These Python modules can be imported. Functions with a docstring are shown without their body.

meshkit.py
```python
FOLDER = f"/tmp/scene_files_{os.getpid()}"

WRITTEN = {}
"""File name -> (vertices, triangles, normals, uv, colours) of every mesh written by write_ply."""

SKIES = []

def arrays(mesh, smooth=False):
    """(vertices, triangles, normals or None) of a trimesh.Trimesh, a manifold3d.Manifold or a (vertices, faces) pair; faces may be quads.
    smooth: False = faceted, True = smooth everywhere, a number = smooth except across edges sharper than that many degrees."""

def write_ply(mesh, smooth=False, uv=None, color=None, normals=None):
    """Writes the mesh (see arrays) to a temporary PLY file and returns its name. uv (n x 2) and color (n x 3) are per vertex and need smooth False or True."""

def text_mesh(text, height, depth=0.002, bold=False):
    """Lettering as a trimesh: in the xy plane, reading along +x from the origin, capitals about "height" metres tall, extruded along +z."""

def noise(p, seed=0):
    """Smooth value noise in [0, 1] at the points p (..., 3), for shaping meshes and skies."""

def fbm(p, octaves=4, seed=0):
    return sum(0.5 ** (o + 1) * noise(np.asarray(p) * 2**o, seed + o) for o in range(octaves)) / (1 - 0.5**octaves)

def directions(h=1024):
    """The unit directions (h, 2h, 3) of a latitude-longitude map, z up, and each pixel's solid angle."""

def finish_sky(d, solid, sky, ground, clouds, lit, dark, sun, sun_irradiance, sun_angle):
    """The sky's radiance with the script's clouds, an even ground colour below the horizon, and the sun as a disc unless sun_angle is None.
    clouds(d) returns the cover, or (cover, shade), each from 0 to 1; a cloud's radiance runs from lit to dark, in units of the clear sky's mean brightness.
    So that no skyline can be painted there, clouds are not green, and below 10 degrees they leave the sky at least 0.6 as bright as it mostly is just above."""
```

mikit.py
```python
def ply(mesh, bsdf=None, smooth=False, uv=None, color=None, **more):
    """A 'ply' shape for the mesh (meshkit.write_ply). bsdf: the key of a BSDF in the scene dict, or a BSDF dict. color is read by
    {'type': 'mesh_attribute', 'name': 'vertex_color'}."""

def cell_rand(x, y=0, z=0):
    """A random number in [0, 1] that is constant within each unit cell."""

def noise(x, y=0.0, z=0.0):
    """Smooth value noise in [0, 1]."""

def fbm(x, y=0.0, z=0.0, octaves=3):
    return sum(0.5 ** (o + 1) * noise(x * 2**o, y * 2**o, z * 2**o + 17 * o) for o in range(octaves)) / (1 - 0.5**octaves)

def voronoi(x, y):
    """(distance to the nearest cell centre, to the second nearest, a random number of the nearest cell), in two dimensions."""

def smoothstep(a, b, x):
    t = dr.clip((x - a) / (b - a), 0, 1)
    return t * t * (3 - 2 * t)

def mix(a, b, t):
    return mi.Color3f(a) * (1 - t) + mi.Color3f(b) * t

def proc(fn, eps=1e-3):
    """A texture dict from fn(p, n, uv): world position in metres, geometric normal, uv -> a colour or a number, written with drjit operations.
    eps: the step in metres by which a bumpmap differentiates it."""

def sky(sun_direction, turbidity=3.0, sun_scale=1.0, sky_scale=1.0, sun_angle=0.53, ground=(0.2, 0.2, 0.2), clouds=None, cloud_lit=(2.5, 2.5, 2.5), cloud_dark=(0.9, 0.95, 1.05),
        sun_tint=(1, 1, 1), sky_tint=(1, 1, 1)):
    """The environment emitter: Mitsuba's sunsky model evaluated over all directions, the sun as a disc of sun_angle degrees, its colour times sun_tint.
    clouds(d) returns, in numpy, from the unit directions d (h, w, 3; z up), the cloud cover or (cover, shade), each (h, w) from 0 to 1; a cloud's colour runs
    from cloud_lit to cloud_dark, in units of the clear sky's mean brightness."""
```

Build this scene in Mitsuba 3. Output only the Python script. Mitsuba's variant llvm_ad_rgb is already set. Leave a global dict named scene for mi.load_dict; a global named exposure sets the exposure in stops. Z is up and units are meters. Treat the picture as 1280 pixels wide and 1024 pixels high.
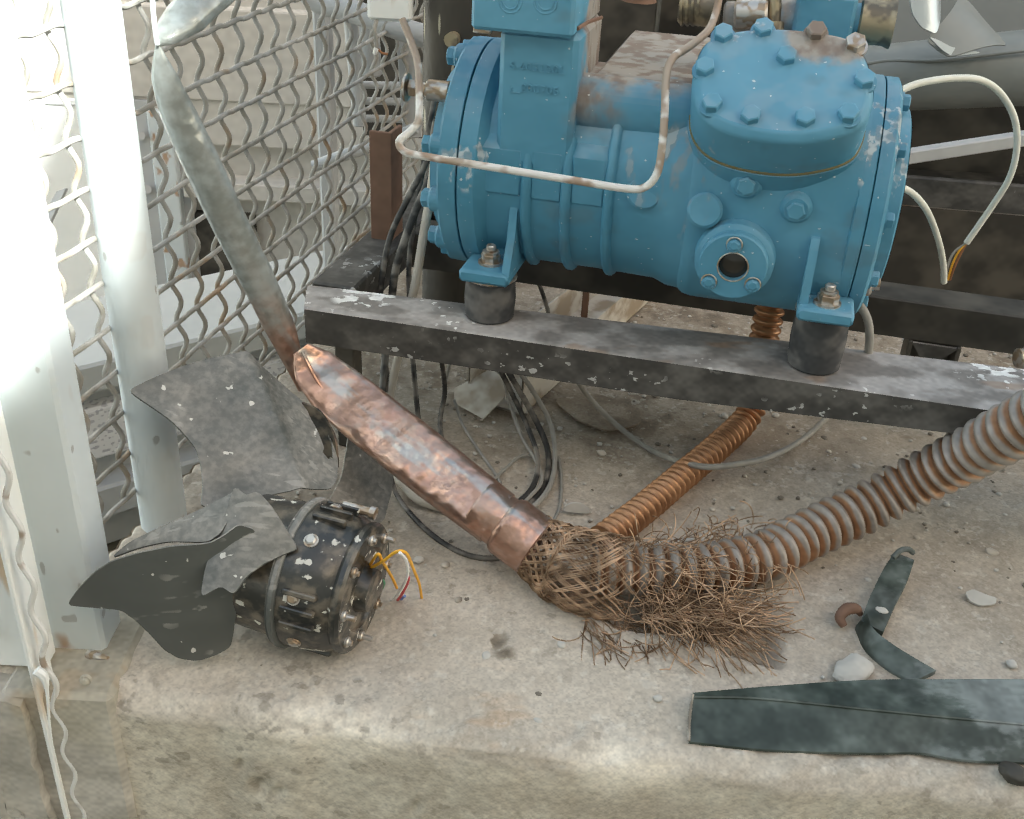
import math, numpy as np, trimesh, drjit as dr, mitsuba as mi, mikit, meshkit
from scipy.spatial import Delaunay
from shapely.geometry import Polygon, Point
from shapely import contains_xy
from mikit import noise, fbm, smoothstep, mix

# ------------------------------------------------------------------ camera, light, exposure
A = np.array
FL, PITCH, ROLL, CH = 1350.0, math.radians(30), math.radians(3), 0.8
CAM = A([0, 0, CH])
FW = A([0, math.cos(PITCH), -math.sin(PITCH)])
_D0 = A([0, -math.sin(PITCH), -math.cos(PITCH)])
RT = math.cos(ROLL) * A([1.0, 0, 0]) - math.sin(ROLL) * _D0
DN = math.sin(ROLL) * A([1.0, 0, 0]) + math.cos(ROLL) * _D0
SUN = A([0.5, -0.6, 0.62])
exposure = 4.2
scene, labels = {'type': 'scene'}, {}
scene['camera'] = {'type': 'perspective', 'fov': 2 * math.degrees(math.atan(640 / FL)), 'fov_axis': 'x', 'near_clip': 0.05, 'far_clip': 200.0,
                   'to_world': mi.ScalarTransform4f().look_at(origin=CAM.tolist(), target=(CAM + FW).tolist(), up=(-DN).tolist())}
scene['sky_light'] = mikit.sky(SUN.tolist(), turbidity=4, sky_tint=(1.37, 1.025, 0.69), sun_tint=(0.78, 1.0, 1.30), ground=(0.25, 0.24, 0.22))


# ------------------------------------------------------------------ survey helpers: a sight line met with a real plane
def ray(x, y): return FW + (x - 640) / FL * RT + (y - 512) / FL * DN
def pz(x, y, z=0.0):
    d = ray(x, y); return CAM + d * (z - CH) / d[2]
def ppl(x, y, p0, n):
    d = ray(x, y); return CAM + d * ((A(p0) - CAM) @ n) / (d @ A(n))
def py(x, y, dist): return ppl(x, y, A([0, dist, 0]), A([0, 1.0, 0]))


# ------------------------------------------------------------------ mesh helpers
def unit(v): v = A(v, float); return v / np.linalg.norm(v)
def cat(ms): return trimesh.util.concatenate([m for m in ms])
def TM(v, f): return trimesh.Trimesh(A(v, float), A(f, int), process=False)
def outward(m):
    if m.is_watertight and m.volume < 0: m.invert()
    return m
def add(key, mesh, mat, smooth=35, label=None, cat_=None, group=None, kind=None):
    if key in scene or (key in labels):
        k = 1
        while f'{key}_{k:03d}' in scene or f'{key}_{k:03d}' in labels: k += 1
        key = f'{key}_{k:03d}'
    scene[key] = mikit.ply(mesh, mat, smooth=smooth)
    tag(key, label, cat_, group, kind)
    return key
def tag(key, label=None, cat_=None, group=None, kind=None):
    d = {k: v for k, v in (('label', label), ('category', cat_), ('group', group), ('kind', kind)) if v}
    if d: labels[key] = d
    return key
def spline(P, per=8):
    P = A(P, float)
    Q = np.vstack([2 * P[0] - P[1], P, 2 * P[-1] - P[-2]])
    out = []
    for i in range(1, len(Q) - 2):
        p0, p1, p2, p3 = Q[i - 1:i + 3]
        for t in np.linspace(0, 1, per, endpoint=False):
            out.append(0.5 * (2 * p1 + (p2 - p0) * t + (2 * p0 - 5 * p1 + 4 * p2 - p3) * t * t + (3 * p1 - p0 - 3 * p2 + p3) * t ** 3))
    out.append(Q[-2])
    return A(out)
def lin(vals, n): return np.interp(np.linspace(0, 1, n), np.linspace(0, 1, len(vals)), vals)
def loft(rings, cap=True):
    """rings: m x n x 3, closed rings in order."""
    R = A(rings, float); m, n = R.shape[:2]
    v = R.reshape(-1, 3); f = []
    i = np.arange(n); j = (i + 1) % n
    for k in range(m - 1):
        a, b = k * n, (k + 1) * n
        f += [np.stack([a + i, a + j, b + j], 1), np.stack([a + i, b + j, b + i], 1)]
    f = np.vstack(f)
    if cap:
        c0, c1 = len(v), len(v) + 1
        v = np.vstack([v, R[0].mean(0), R[-1].mean(0)])
        f = np.vstack([f, np.stack([j, i, i * 0 + c0], 1), np.stack([(m - 1) * n + i, (m - 1) * n + j, i * 0 + c1], 1)])
    return outward(TM(v, f))
def frames(P, ref=None):
    T = np.gradient(P, axis=0); T /= np.linalg.norm(T, axis=1, keepdims=True) + 1e-12
    N = np.zeros_like(T)
    n = A(ref, float) if ref is not None else (A([0, 0, 1.0]) if abs(T[0, 2]) < 0.8 else A([0, 1.0, 0]))
    for i, t in enumerate(T):
        if ref is not None and np.ndim(ref) == 2: n = A(ref[i])
        elif ref is not None: n = A(ref, float)
        n = n - (n @ t) * t; n = n / (np.linalg.norm(n) + 1e-12); N[i] = n
    return T, N, np.cross(T, N)
def tube(P, r, n=8, per=8, smooth_path=True, cap=True):
    P = spline(P, per) if smooth_path and len(P) > 2 else A(P, float)
    r = np.broadcast_to(lin(np.atleast_1d(r), len(P)), (len(P),))
    T, N, B = frames(P)
    a = np.arange(n) * 2 * np.pi / n
    return loft(P[:, None] + r[:, None, None] * (np.cos(a)[None, :, None] * N[:, None] + np.sin(a)[None, :, None] * B[:, None]), cap)
def flat_tube(P, hw, ht, ref, n=28, per=10, sq=2.4, jit=0.0, seed=0):
    P = spline(P, per); m = len(P)
    hw, ht = lin(hw, m), lin(ht, m)
    if np.ndim(ref) == 2: ref = A([[*c] for c in np.stack([lin(A(ref)[:, k], m) for k in range(3)], 1)])
    T, N, B = frames(P, ref)
    a = np.arange(n) * 2 * np.pi / n
    c, s = np.sign(np.cos(a)) * np.abs(np.cos(a)) ** (2 / sq), np.sign(np.sin(a)) * np.abs(np.sin(a)) ** (2 / sq)
    R = P[:, None] + hw[:, None, None] * c[None, :, None] * B[:, None] + ht[:, None, None] * s[None, :, None] * N[:, None]
    if jit: R = R + (meshkit.fbm(R * 28, 3, seed)[..., None] - 0.5) * jit * 2 * N[:, None]
    return loft(R)
def cyl(p0, p1, r0, r1=None, n=24, bev=0.0):
    p0, p1 = A(p0, float), A(p1, float); r1 = r0 if r1 is None else r1
    t = unit(p1 - p0); L = np.linalg.norm(p1 - p0)
    x = unit(np.cross(t, [0, 0, 1] if abs(t[2]) < 0.9 else [1, 0, 0])); y = np.cross(t, x)
    a = np.arange(n) * 2 * np.pi / n; ring = np.cos(a)[:, None] * x + np.sin(a)[:, None] * y
    prof = [(0, r0), (L, r1)] if not bev else [(0, r0 - bev), (bev, r0), (L - bev, r1), (L, r1 - bev)]
    return loft([p0 + t * h + ring * r for h, r in prof])
def lathe(p0, axis, prof, n=40):
    t = unit(axis); x = unit(np.cross(t, [0, 0, 1] if abs(t[2]) < 0.9 else [1, 0, 0])); y = np.cross(t, x)
    a = np.arange(n) * 2 * np.pi / n; ring = np.cos(a)[:, None] * x + np.sin(a)[:, None] * y
    return loft([A(p0) + t * h + ring * max(r, 1e-5) for h, r in prof])
def bx(c, half, axes=None, ch=0.003):
    """chamfered box"""
    ax = np.eye(3) if axes is None else A(axes, float); h = A(half, float); ch = min(ch, h.min() * 0.45)
    v = []
    for s in np.ndindex(2, 2, 2):
        s = A(s) * 2 - 1
        for k in range(3):
            q = h - ch; q[k] = h[k]; v.append(s * q)
    m = trimesh.convex.convex_hull(A(v)); m.vertices = m.vertices @ ax + A(c)
    return m
def boxab(a, b, ch=0.003): a, b = A(a, float), A(b, float); return bx((a + b) / 2, np.abs(b - a) / 2, None, ch)
def beam(p0, p1, w, h, ch=0.003, up=(0, 0, 1)):
    p0, p1 = A(p0, float), A(p1, float); t = unit(p1 - p0); s = unit(np.cross(t, up)); u = np.cross(s, t)
    return bx((p0 + p1) / 2, [np.linalg.norm(p1 - p0) / 2, w / 2, h / 2], [t, s, u], ch)
def prism(poly, z0, z1, frame=None, bev=0.0):
    """polygon (n x 2) pushed along z; frame = (origin, ex, ey, ez)"""
    P = A(poly, float)
    if Polygon(P).exterior.is_ccw is False: P = P[::-1]
    lay = [(z0, 0), (z1, 0)] if not bev else [(z0, 0), (z1 - bev, 0), (z1 - bev * 0.55, -bev * 0.28), (z1 - bev * .2, -bev * .65), (z1, -bev)]
    rings = []
    n = len(P); d1 = P - np.roll(P, 1, 0); d2 = np.roll(P, -1, 0) - P
    nn = np.stack([d1[:, 1], -d1[:, 0]], 1) / np.linalg.norm(d1, axis=1)[:, None] + np.stack([d2[:, 1], -d2[:, 0]], 1) / np.linalg.norm(d2, axis=1)[:, None]
    nn /= np.linalg.norm(nn, axis=1)[:, None]
    for z, o in lay: rings.append(np.column_stack([P + nn * o, np.full(n, z)]))
    R = A(rings)
    if frame is not None: R = frame[0] + R[..., :1] * frame[1] + R[..., 1:2] * frame[2] + R[..., 2:] * frame[3]
    return loft(R)
def closed_spline(P, per=6):
    P = A(P, float); n = len(P); out = []
    for i in range(n):
        p0, p1, p2, p3 = P[i - 1], P[i], P[(i + 1) % n], P[(i + 2) % n]
        for t in np.linspace(0, 1, per, endpoint=False):
            out.append(0.5 * (2 * p1 + (p2 - p0) * t + (2 * p0 - 5 * p1 + 4 * p2 - p3) * t * t + (3 * p1 - p0 - 3 * p2 + p3) * t ** 3))
    return A(out)
def hexbolt(p, ax, r=0.008, h=0.007, washer=True, seed=0):
    p, ax = A(p, float), unit(ax)
    ms = []
    if washer: ms.append(cyl(p - ax * 0.002, p + ax * 0.002, r * 1.25, n=20))
    x = unit(np.cross(ax, [0.3, 0.2, 0.9])); y = np.cross(ax, x)
    a = np.arange(6) * np.pi / 3 + seed * 0.7; ring = np.cos(a)[:, None] * x + np.sin(a)[:, None] * y
    b = 0.0012
    ms.append(loft([p + ring * r, p + ax * (h - b) + ring * r, p + ax * h + ring * (r - b * 1.3)]))
    return cat(ms)
def rockmesh(c, s, seed, flat=0.6):
    m = trimesh.creation.icosphere(2 if max(np.atleast_1d(s)) > 0.008 else 1)
    v = A(m.vertices) * (0.65 + 0.7 * meshkit.fbm(A(m.vertices) * 1.7 + seed * 7.3, 2, seed)[:, None])
    v = v * np.broadcast_to(s, 3) * A([1, 1, flat]); r = np.random.default_rng(seed).uniform(0, 6.28)
    R = A([[math.cos(r), -math.sin(r), 0], [math.sin(r), math.cos(r), 0], [0, 0, 1]])
    m.vertices = v @ R.T + A(c); return m
def sheet(outline, bend=None, thick=0.002, origin=None, n=None, step=0.008, holes=(), noise_amp=0.0, seed=0):
    """bent sheet metal: outline = n x 3 points near one plane, meshed, bent along its normal and thickened"""
    P = A(outline, float); o = P.mean(0) if origin is None else A(origin)
    if n is None: n = unit(np.linalg.svd(P - o)[2][2])
    n = unit(n)
    if n @ (CAM - o) < 0: n = -n
    x = unit(np.cross([0, 0, 1.0], n)); y = np.cross(n, x)
    to2 = lambda Q: np.stack([(A(Q) - o) @ x, (A(Q) - o) @ y], 1)
    def dens(q):
        out = []
        for a, b in zip(q, np.roll(q, -1, 0)):
            k = max(1, int(np.linalg.norm(b - a) / step)); out += [a + (b - a) * t for t in np.arange(k) / k]
        return A(out)
    e2 = dens(to2(P)); hs = [dens(to2(h)) for h in holes]
    pg = Polygon(e2, hs); lo, hi = e2.min(0), e2.max(0)
    g = np.stack(np.meshgrid(np.arange(lo[0], hi[0], step), np.arange(lo[1], hi[1], step)), -1).reshape(-1, 2)
    g = g[contains_xy(pg.buffer(-step * 0.5), g[:, 0], g[:, 1])]
    q = np.vstack([e2, *hs, g]); tri = Delaunay(q).simplices
    c = q[tri].mean(1); tri = tri[contains_xy(pg, c[:, 0], c[:, 1])]
    d = bend(q[:, 0], q[:, 1]) if bend else np.zeros(len(q))
    if noise_amp: d = d + (meshkit.fbm(np.column_stack([q * 22, q[:, :1] * 0]), 3, seed) - 0.5) * noise_amp
    v = o + q[:, :1] * x + q[:, 1:] * y + d[:, None] * n
    a, b = q[tri[:, 1]] - q[tri[:, 0]], q[tri[:, 2]] - q[tri[:, 0]]
    fl = a[:, 0] * b[:, 1] - a[:, 1] * b[:, 0] < 0; tri[fl] = tri[fl][:, ::-1]
    E = np.vstack([tri[:, [0, 1]], tri[:, [1, 2]], tri[:, [2, 0]]]); S = {tuple(e) for e in E}
    rim = A([e for e in E if (e[1], e[0]) not in S]); m = len(v)
    f = np.vstack([tri, tri[:, ::-1] + m, np.stack([rim[:, 1], rim[:, 0], rim[:, 0] + m], 1), np.stack([rim[:, 1], rim[:, 0] + m, rim[:, 1] + m], 1)])
    return TM(np.vstack([v + n * thick / 2, v - n * thick / 2]), f)
def chaikin(q, t=.16):
    for _ in range(2):
        q = A(q, float); nx = np.roll(q, -1, 0); q = np.stack([q + (nx - q) * t, nx + (q - nx) * t], 1).reshape(-1, 2)
    return q
def px_sheet(pix, ref3, **kw):
    """outline seen at pix, lying in the plane through three surveyed points"""
    a, b, c = (A(q) for q in ref3); n = unit(np.cross(b - a, c - a)); pix = pix if kw.pop('sharp', False) else chaikin(pix)
    return sheet([ppl(x, y, a, n) for x, y in pix], n=n, holes=[[ppl(x, y, a, n) for x, y in h] for h in kw.pop('hole_px', ())], **kw)


# ------------------------------------------------------------------ materials
def col(fn, rough=0.6, **k): 
    return {'type': 'twosided', 'bsdf': {'type': 'principled', 'base_color': mikit.proc(fn) if callable(fn) else {'type': 'rgb', 'value': list(fn)},
            'roughness': mikit.proc(rough) if callable(rough) else rough, **k}}
def bump(b, fn, s, eps=1e-3):
    return {'type': 'twosided', 'bsdf': {'type': 'bumpmap', 'arbitrary': mikit.proc(fn, eps), 'scale': s, 'bsdf': b['bsdf']}}
def blob(p, c, r0, r1):
    d = dr.sqrt(dr.square(p.x - c[0]) + dr.square(p.y - c[1]) + dr.square(p.z - c[2]))
    return 1 - smoothstep(r0, r1, d)
def gray(c, t): return mi.Color3f(*c) * t

GREEN = tuple(pz(405, 305, -.66))
def concrete_fn(p, n, uv):
    big = fbm(p.x * 5, p.y * 5, p.z * 5, 4); mid = fbm(p.x * 26 + 3, p.y * 26, p.z * 26, 3); fine = 0.5 * noise(p.x * 230, p.y * 230, p.z * 230) + 0.5 * noise(p.x * 480, p.y * 480, p.z * 480)
    c = mix((0.37, 0.325, 0.27), (0.50, 0.45, 0.385), smoothstep(0.32, 0.68, big * 0.6 + mid * 0.4))
    dirt = smoothstep(0.95, 1.45, p.y + (big - 0.5) * 0.5) * smoothstep(-0.03, -0.01, p.z)
    c = mix(c, mix((0.19, 0.15, 0.11), (0.31, 0.26, 0.205), smoothstep(0.35, 0.65, mid)), dirt * 0.85)
    face = 1 - smoothstep(-0.035, -0.012, p.z + (mid - 0.5) * 0.02)
    c = mix(c, mix((0.41, 0.365, 0.295), (0.55, 0.505, 0.42), smoothstep(0.35, 0.65, 0.55 * fbm(p.x * 11, p.y * 11, p.z * 11, 3) + 0.45 * fbm(p.x * 75, p.y * 75, p.z * 75, 4))), face)
    sun_patch = dr.maximum(dr.maximum(blob(p, (-0.17, 0.75, -0.01), 0.03, 0.13), blob(p, (0.13, 0.72, -0.02), 0.02, 0.09)), 0.35)  # extra-bright blobs paint sunlight onto the edge; the base value is plain wear
    worn_sunlit = sun_patch * smoothstep(-0.07, -0.02, p.z + (mid - 0.5) * 0.05) * (1 - smoothstep(-0.012, 0.012, p.z + (mid - 0.5) * 0.02)) * smoothstep(0.38, 0.62, 0.6 * fbm(p.x * 7 + 9, p.y * 3, p.z * 3, 3) + 0.4 * fbm(p.x * 60, p.y * 60, p.z * 90, 3))
    c = mix(c, (0.76, 0.70, 0.60), worn_sunlit * 0.85)
    rust = blob(p, (-0.02, 0.77, 0), 0.02, 0.10) * smoothstep(0.45, 0.7, fbm(p.x * 20, p.y * 40, 2.0, 3))
    c = mix(c, (0.48, 0.31, 0.18), rust * 0.4)
    spot = smoothstep(0.60, 0.72, fbm(p.x * 70 + 7, p.y * 70, p.z * 70, 4)) * smoothstep(0.4, 0.6, big)
    c = mix(c, (0.17, 0.145, 0.115), spot * 0.5)
    stain = dr.maximum(blob(p, (-0.005, 0.885, 0.0), 0.004, 0.022), blob(p, (0.005, 0.863, 0.0), 0.004, 0.018)) * smoothstep(0.35, 0.5, fbm(p.x * 60, p.y * 60, 0.0, 2))
    c = mix(c, (0.12, 0.095, 0.065), stain * 0.8)
    spot2 = smoothstep(0.64, 0.74, fbm(p.x * 110 + 3, p.y * 110, p.z * 110, 3))
    c = mix(c, (0.56, 0.53, 0.475), spot2 * 0.4 * (1 - face))
    return c * (0.72 + 0.56 * fine)
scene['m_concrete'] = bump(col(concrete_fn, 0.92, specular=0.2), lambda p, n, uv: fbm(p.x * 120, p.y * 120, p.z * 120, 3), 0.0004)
def cement_fn(p, n, uv):
    big = fbm(p.x * 14, p.y * 14, p.z * 14, 4); fine = noise(p.x * 230, p.y * 230, p.z * 230)
    c = mix((0.31, 0.29, 0.25), (0.52, 0.49, 0.44), smoothstep(0.3, 0.7, big))
    c = mix(c, (0.40, 0.37, 0.29), 0.5 * smoothstep(0.5, 0.66, fbm(p.x * 9 + 4, p.y * 9, p.z * 6, 3)))
    c = mix(c, (0.36, 0.27, 0.18), 0.4 * smoothstep(0.58, 0.7, fbm(p.x * 30 + 4, p.y * 30, p.z * 20, 3)) * smoothstep(-0.05, 0.0, p.z))
    return c * (0.86 + 0.28 * fine)
scene['m_cement'] = bump(col(cement_fn, 0.9, specular=0.2), lambda p, n, uv: fbm(p.x * 100, p.y * 100, p.z * 100, 3), 0.0005)

def paint_fn(p, n, uv):
    big = fbm(p.x * 9, p.y * 9, p.z * 9, 3); mid = fbm(p.x * 38, p.y * 38, p.z * 38, 3); hi = noise(p.x * 160, p.y * 160, p.z * 160)
    c = mix((0.058, 0.215, 0.325), (0.095, 0.275, 0.395), smoothstep(0.3, 0.7, big))
    up = smoothstep(0.25, 0.9, n.z)
    c = mix(c, (0.26, 0.34, 0.40), up * (0.08 + 0.30 * smoothstep(0.4, 0.65, mid)))
    top = dr.maximum(blob(p, TOPSTAIN[0], 0.12, 0.22) * smoothstep(0.488, 0.512, p.z + (mid - 0.5) * 0.03), dr.maximum(blob(p, TOPSTAIN[1], 0.02, 0.07), 0.75 * blob(p, TOPSTAIN[2], 0.0, 0.07)))
    ft = fbm(p.x * 48, p.y * 48, p.z * 30, 4)
    m = smoothstep(0.42, 0.66, ft * 0.6 + big * 0.2 + top * 0.38) * smoothstep(0.02, 0.5, top) * smoothstep(0.44, 0.50, p.z)
    c = mix(c, mix((0.20, 0.13, 0.085), (0.33, 0.28, 0.23), smoothstep(0.35, 0.65, fbm(p.x * 60, p.y * 60, p.z * 25, 4))), m * 0.88)
    sf = fbm(p.x * 75, p.y * 75, p.z * 28, 4)
    seam = blob(p, SEAM, 0.0, 0.10)
    c = mix(c, (0.27, 0.24, 0.21), smoothstep(0.50, 0.62, sf * 0.75 + seam * 0.2) * seam * 0.5)
    c = mix(c, (0.55, 0.53, 0.48), smoothstep(0.60, 0.66, sf * 0.85 + seam * 0.1) * seam * 0.5)
    chipz = dr.maximum(dr.maximum(blob(p, CHIP[0], 0.015, 0.08), blob(p, CHIP[1], 0.0, 0.045)), blob(p, CHIP[2], 0.01, 0.05))
    fl = fbm(p.x * 110, p.y * 110, p.z * 45, 4)
    ch = smoothstep(0.54, 0.63, fl * 0.72 + mid * 0.15 + chipz * 0.13) * smoothstep(0.05, 0.3, chipz)
    c = mix(c, mix((0.24, 0.29, 0.32), (0.60, 0.62, 0.61), smoothstep(0.35, 0.65, hi)), ch * 0.6)
    c = mix(c, (0.68, 0.70, 0.70), smoothstep(0.93, 0.96, noise(p.x * 190, p.y * 190, p.z * 190)) * 0.6)
    c = mix(c, (0.10, 0.14, 0.16), 0.30 * smoothstep(0.60, 0.78, fbm(p.x * 22 + 5, p.y * 22, p.z * 22, 4)))
    return c
SPLASH = [tuple(pz(455, 370, .215)), tuple(pz(1245, 452, .215))]
def black_metal_fn(p, n, uv):
    mid = fbm(p.x * 34, p.y * 34, p.z * 34, 4); hi = noise(p.x * 190, p.y * 190, p.z * 190)
    c = mix((0.045, 0.043, 0.04), (0.10, 0.095, 0.088), smoothstep(0.35, 0.7, mid))
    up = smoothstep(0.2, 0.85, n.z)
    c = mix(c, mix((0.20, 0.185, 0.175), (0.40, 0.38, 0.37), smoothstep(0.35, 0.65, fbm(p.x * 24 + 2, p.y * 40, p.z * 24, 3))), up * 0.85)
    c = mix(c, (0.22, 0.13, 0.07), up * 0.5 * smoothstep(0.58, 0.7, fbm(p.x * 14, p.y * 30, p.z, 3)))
    spl = smoothstep(0.66, 0.70, fbm(p.x * 120, p.y * 120, p.z * 120, 3)) * smoothstep(0.5, 0.7, noise(p.x * 13 + 3, p.y * 13, p.z * 13))
    near = dr.maximum(blob(p, SPLASH[0], 0.0, 0.06), blob(p, SPLASH[1], 0.0, 0.06))
    spl = dr.maximum(spl, smoothstep(0.52, 0.58, fbm(p.x * 60, p.y * 110, p.z * 60, 4) * 0.85 + 0.2 * near) * smoothstep(0.1, 0.4, near))
    c = mix(c, (0.75, 0.75, 0.74), spl * (0.45 + 0.5 * up))
    return c * (0.85 + 0.3 * hi)
scene['m_black_metal'] = col(black_metal_fn, 0.55)
def fan_fn(p, n, uv):
    lo = fbm(p.x * 14 + 5, p.y * 14, p.z * 20, 3); hi = fbm(p.x * 180, p.y * 180, p.z * 180, 3); sc = fbm(p.x * 40, p.y * 260, p.z * 120, 2)
    c = mix((0.060, 0.066, 0.062), (0.105, 0.11, 0.104), lo)
    dust = smoothstep(0.0, 0.75, n.z) * smoothstep(0.20, 0.80, lo * 0.7 + hi * 0.3)
    c = mix(c, (0.30, 0.285, 0.265), dust * (0.55 + 0.25 * smoothstep(0.3, 0.7, hi)))
    c = mix(c, (0.34, 0.33, 0.31), 0.5 * smoothstep(0.62, 0.72, sc) * smoothstep(0.45, 0.6, lo))
    return mix(c, (0.66, 0.65, 0.62), smoothstep(0.77, 0.80, fbm(p.x * 110 + 4, p.y * 110, p.z * 70, 3)) * 0.7)
scene['m_fan'] = col(fan_fn, lambda p, n, uv: 0.26 + 0.3 * fbm(p.x * 25, p.y * 25, p.z * 25, 3), specular=0.6)
scene['m_motor'] = col(lambda p, n, uv: mix(mix((0.022, 0.022, 0.02), (0.12, 0.10, 0.075), smoothstep(0.42, 0.72, fbm(p.x * 70, p.y * 70, p.z * 70, 4))), (0.62, 0.60, 0.54), 0.8 * smoothstep(0.68, 0.74, fbm(p.x * 95 + 9, p.y * 95, p.z * 95, 4))), 0.28, specular=0.7)  # pale flecks paint reflection glints on the motor, some worn chips among them
scene['m_steel'] = col(lambda p, n, uv: mix((0.50, 0.48, 0.45), (0.36, 0.27, 0.19), smoothstep(0.42, 0.65, fbm(p.x * 130, p.y * 130, p.z * 130, 2))), 0.38, metallic=0.75)
def copper_fn(p, n, uv):
    al = p.x * SDIR[0] + p.y * SDIR[1] + p.z * SDIR[2]; ac = p.x * SPER[0] + p.y * SPER[1] + p.z * SPER[2]
    mid = fbm(p.x * 24, p.y * 24, p.z * 24, 4); hi = fbm(p.x * 110, p.y * 110, p.z * 110, 3); st = fbm(al * 9, ac * 75, 2.0, 3)
    c = mix((0.42, 0.255, 0.195), (0.60, 0.385, 0.31), smoothstep(0.35, 0.65, hi * 0.5 + mid * 0.5))
    c = mix(c, (0.36, 0.28, 0.235), 0.6 * smoothstep(0.46, 0.62, mid * 0.6 + hi * 0.4))
    c = mix(c, (0.41, 0.43, 0.425), smoothstep(0.50, 0.68, st * 0.65 + mid * 0.2 + hi * 0.15) * 0.75)
    old = smoothstep(0.15, 0.32, p.z + (mid - 0.5) * 0.12)
    c = mix(c, mix((0.25, 0.28, 0.27), (0.39, 0.435, 0.44), smoothstep(0.30, 0.70, fbm(p.x * 70, p.y * 40, p.z * 14, 4) * 0.6 + hi * 0.4)), old * 0.94)
    return c
SDIR = unit(py(622, 648, 1.015) - py(376, 436, 1.165)); SPER = unit(np.cross(SDIR, A([.25, -.75, .6])))
scene['m_copper'] = bump(col(copper_fn, lambda p, n, uv: 0.17 + 0.22 * fbm(p.x * 40, p.y * 40, p.z * 40, 2), metallic=mikit.proc(lambda p, n, uv: 0.82 - 0.5 * smoothstep(0.15, 0.34, p.z))), lambda p, n, uv: fbm(p.x * 45, p.y * 45, p.z * 45, 3), 0.004)
def hose_fn(p, n, uv):
    mid = fbm(p.x * 30, p.y * 30, p.z * 30, 3); hi = fbm(p.x * 120, p.y * 120, p.z * 120, 2)
    c = mix((0.27, 0.14, 0.075), (0.42, 0.23, 0.125), hi)
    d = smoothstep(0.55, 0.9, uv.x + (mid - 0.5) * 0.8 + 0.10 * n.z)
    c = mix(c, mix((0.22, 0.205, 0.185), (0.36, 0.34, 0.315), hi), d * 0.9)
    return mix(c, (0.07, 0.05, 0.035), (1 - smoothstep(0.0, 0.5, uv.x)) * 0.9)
scene['m_hose'] = col(hose_fn, 0.48, metallic=0.35)
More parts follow.
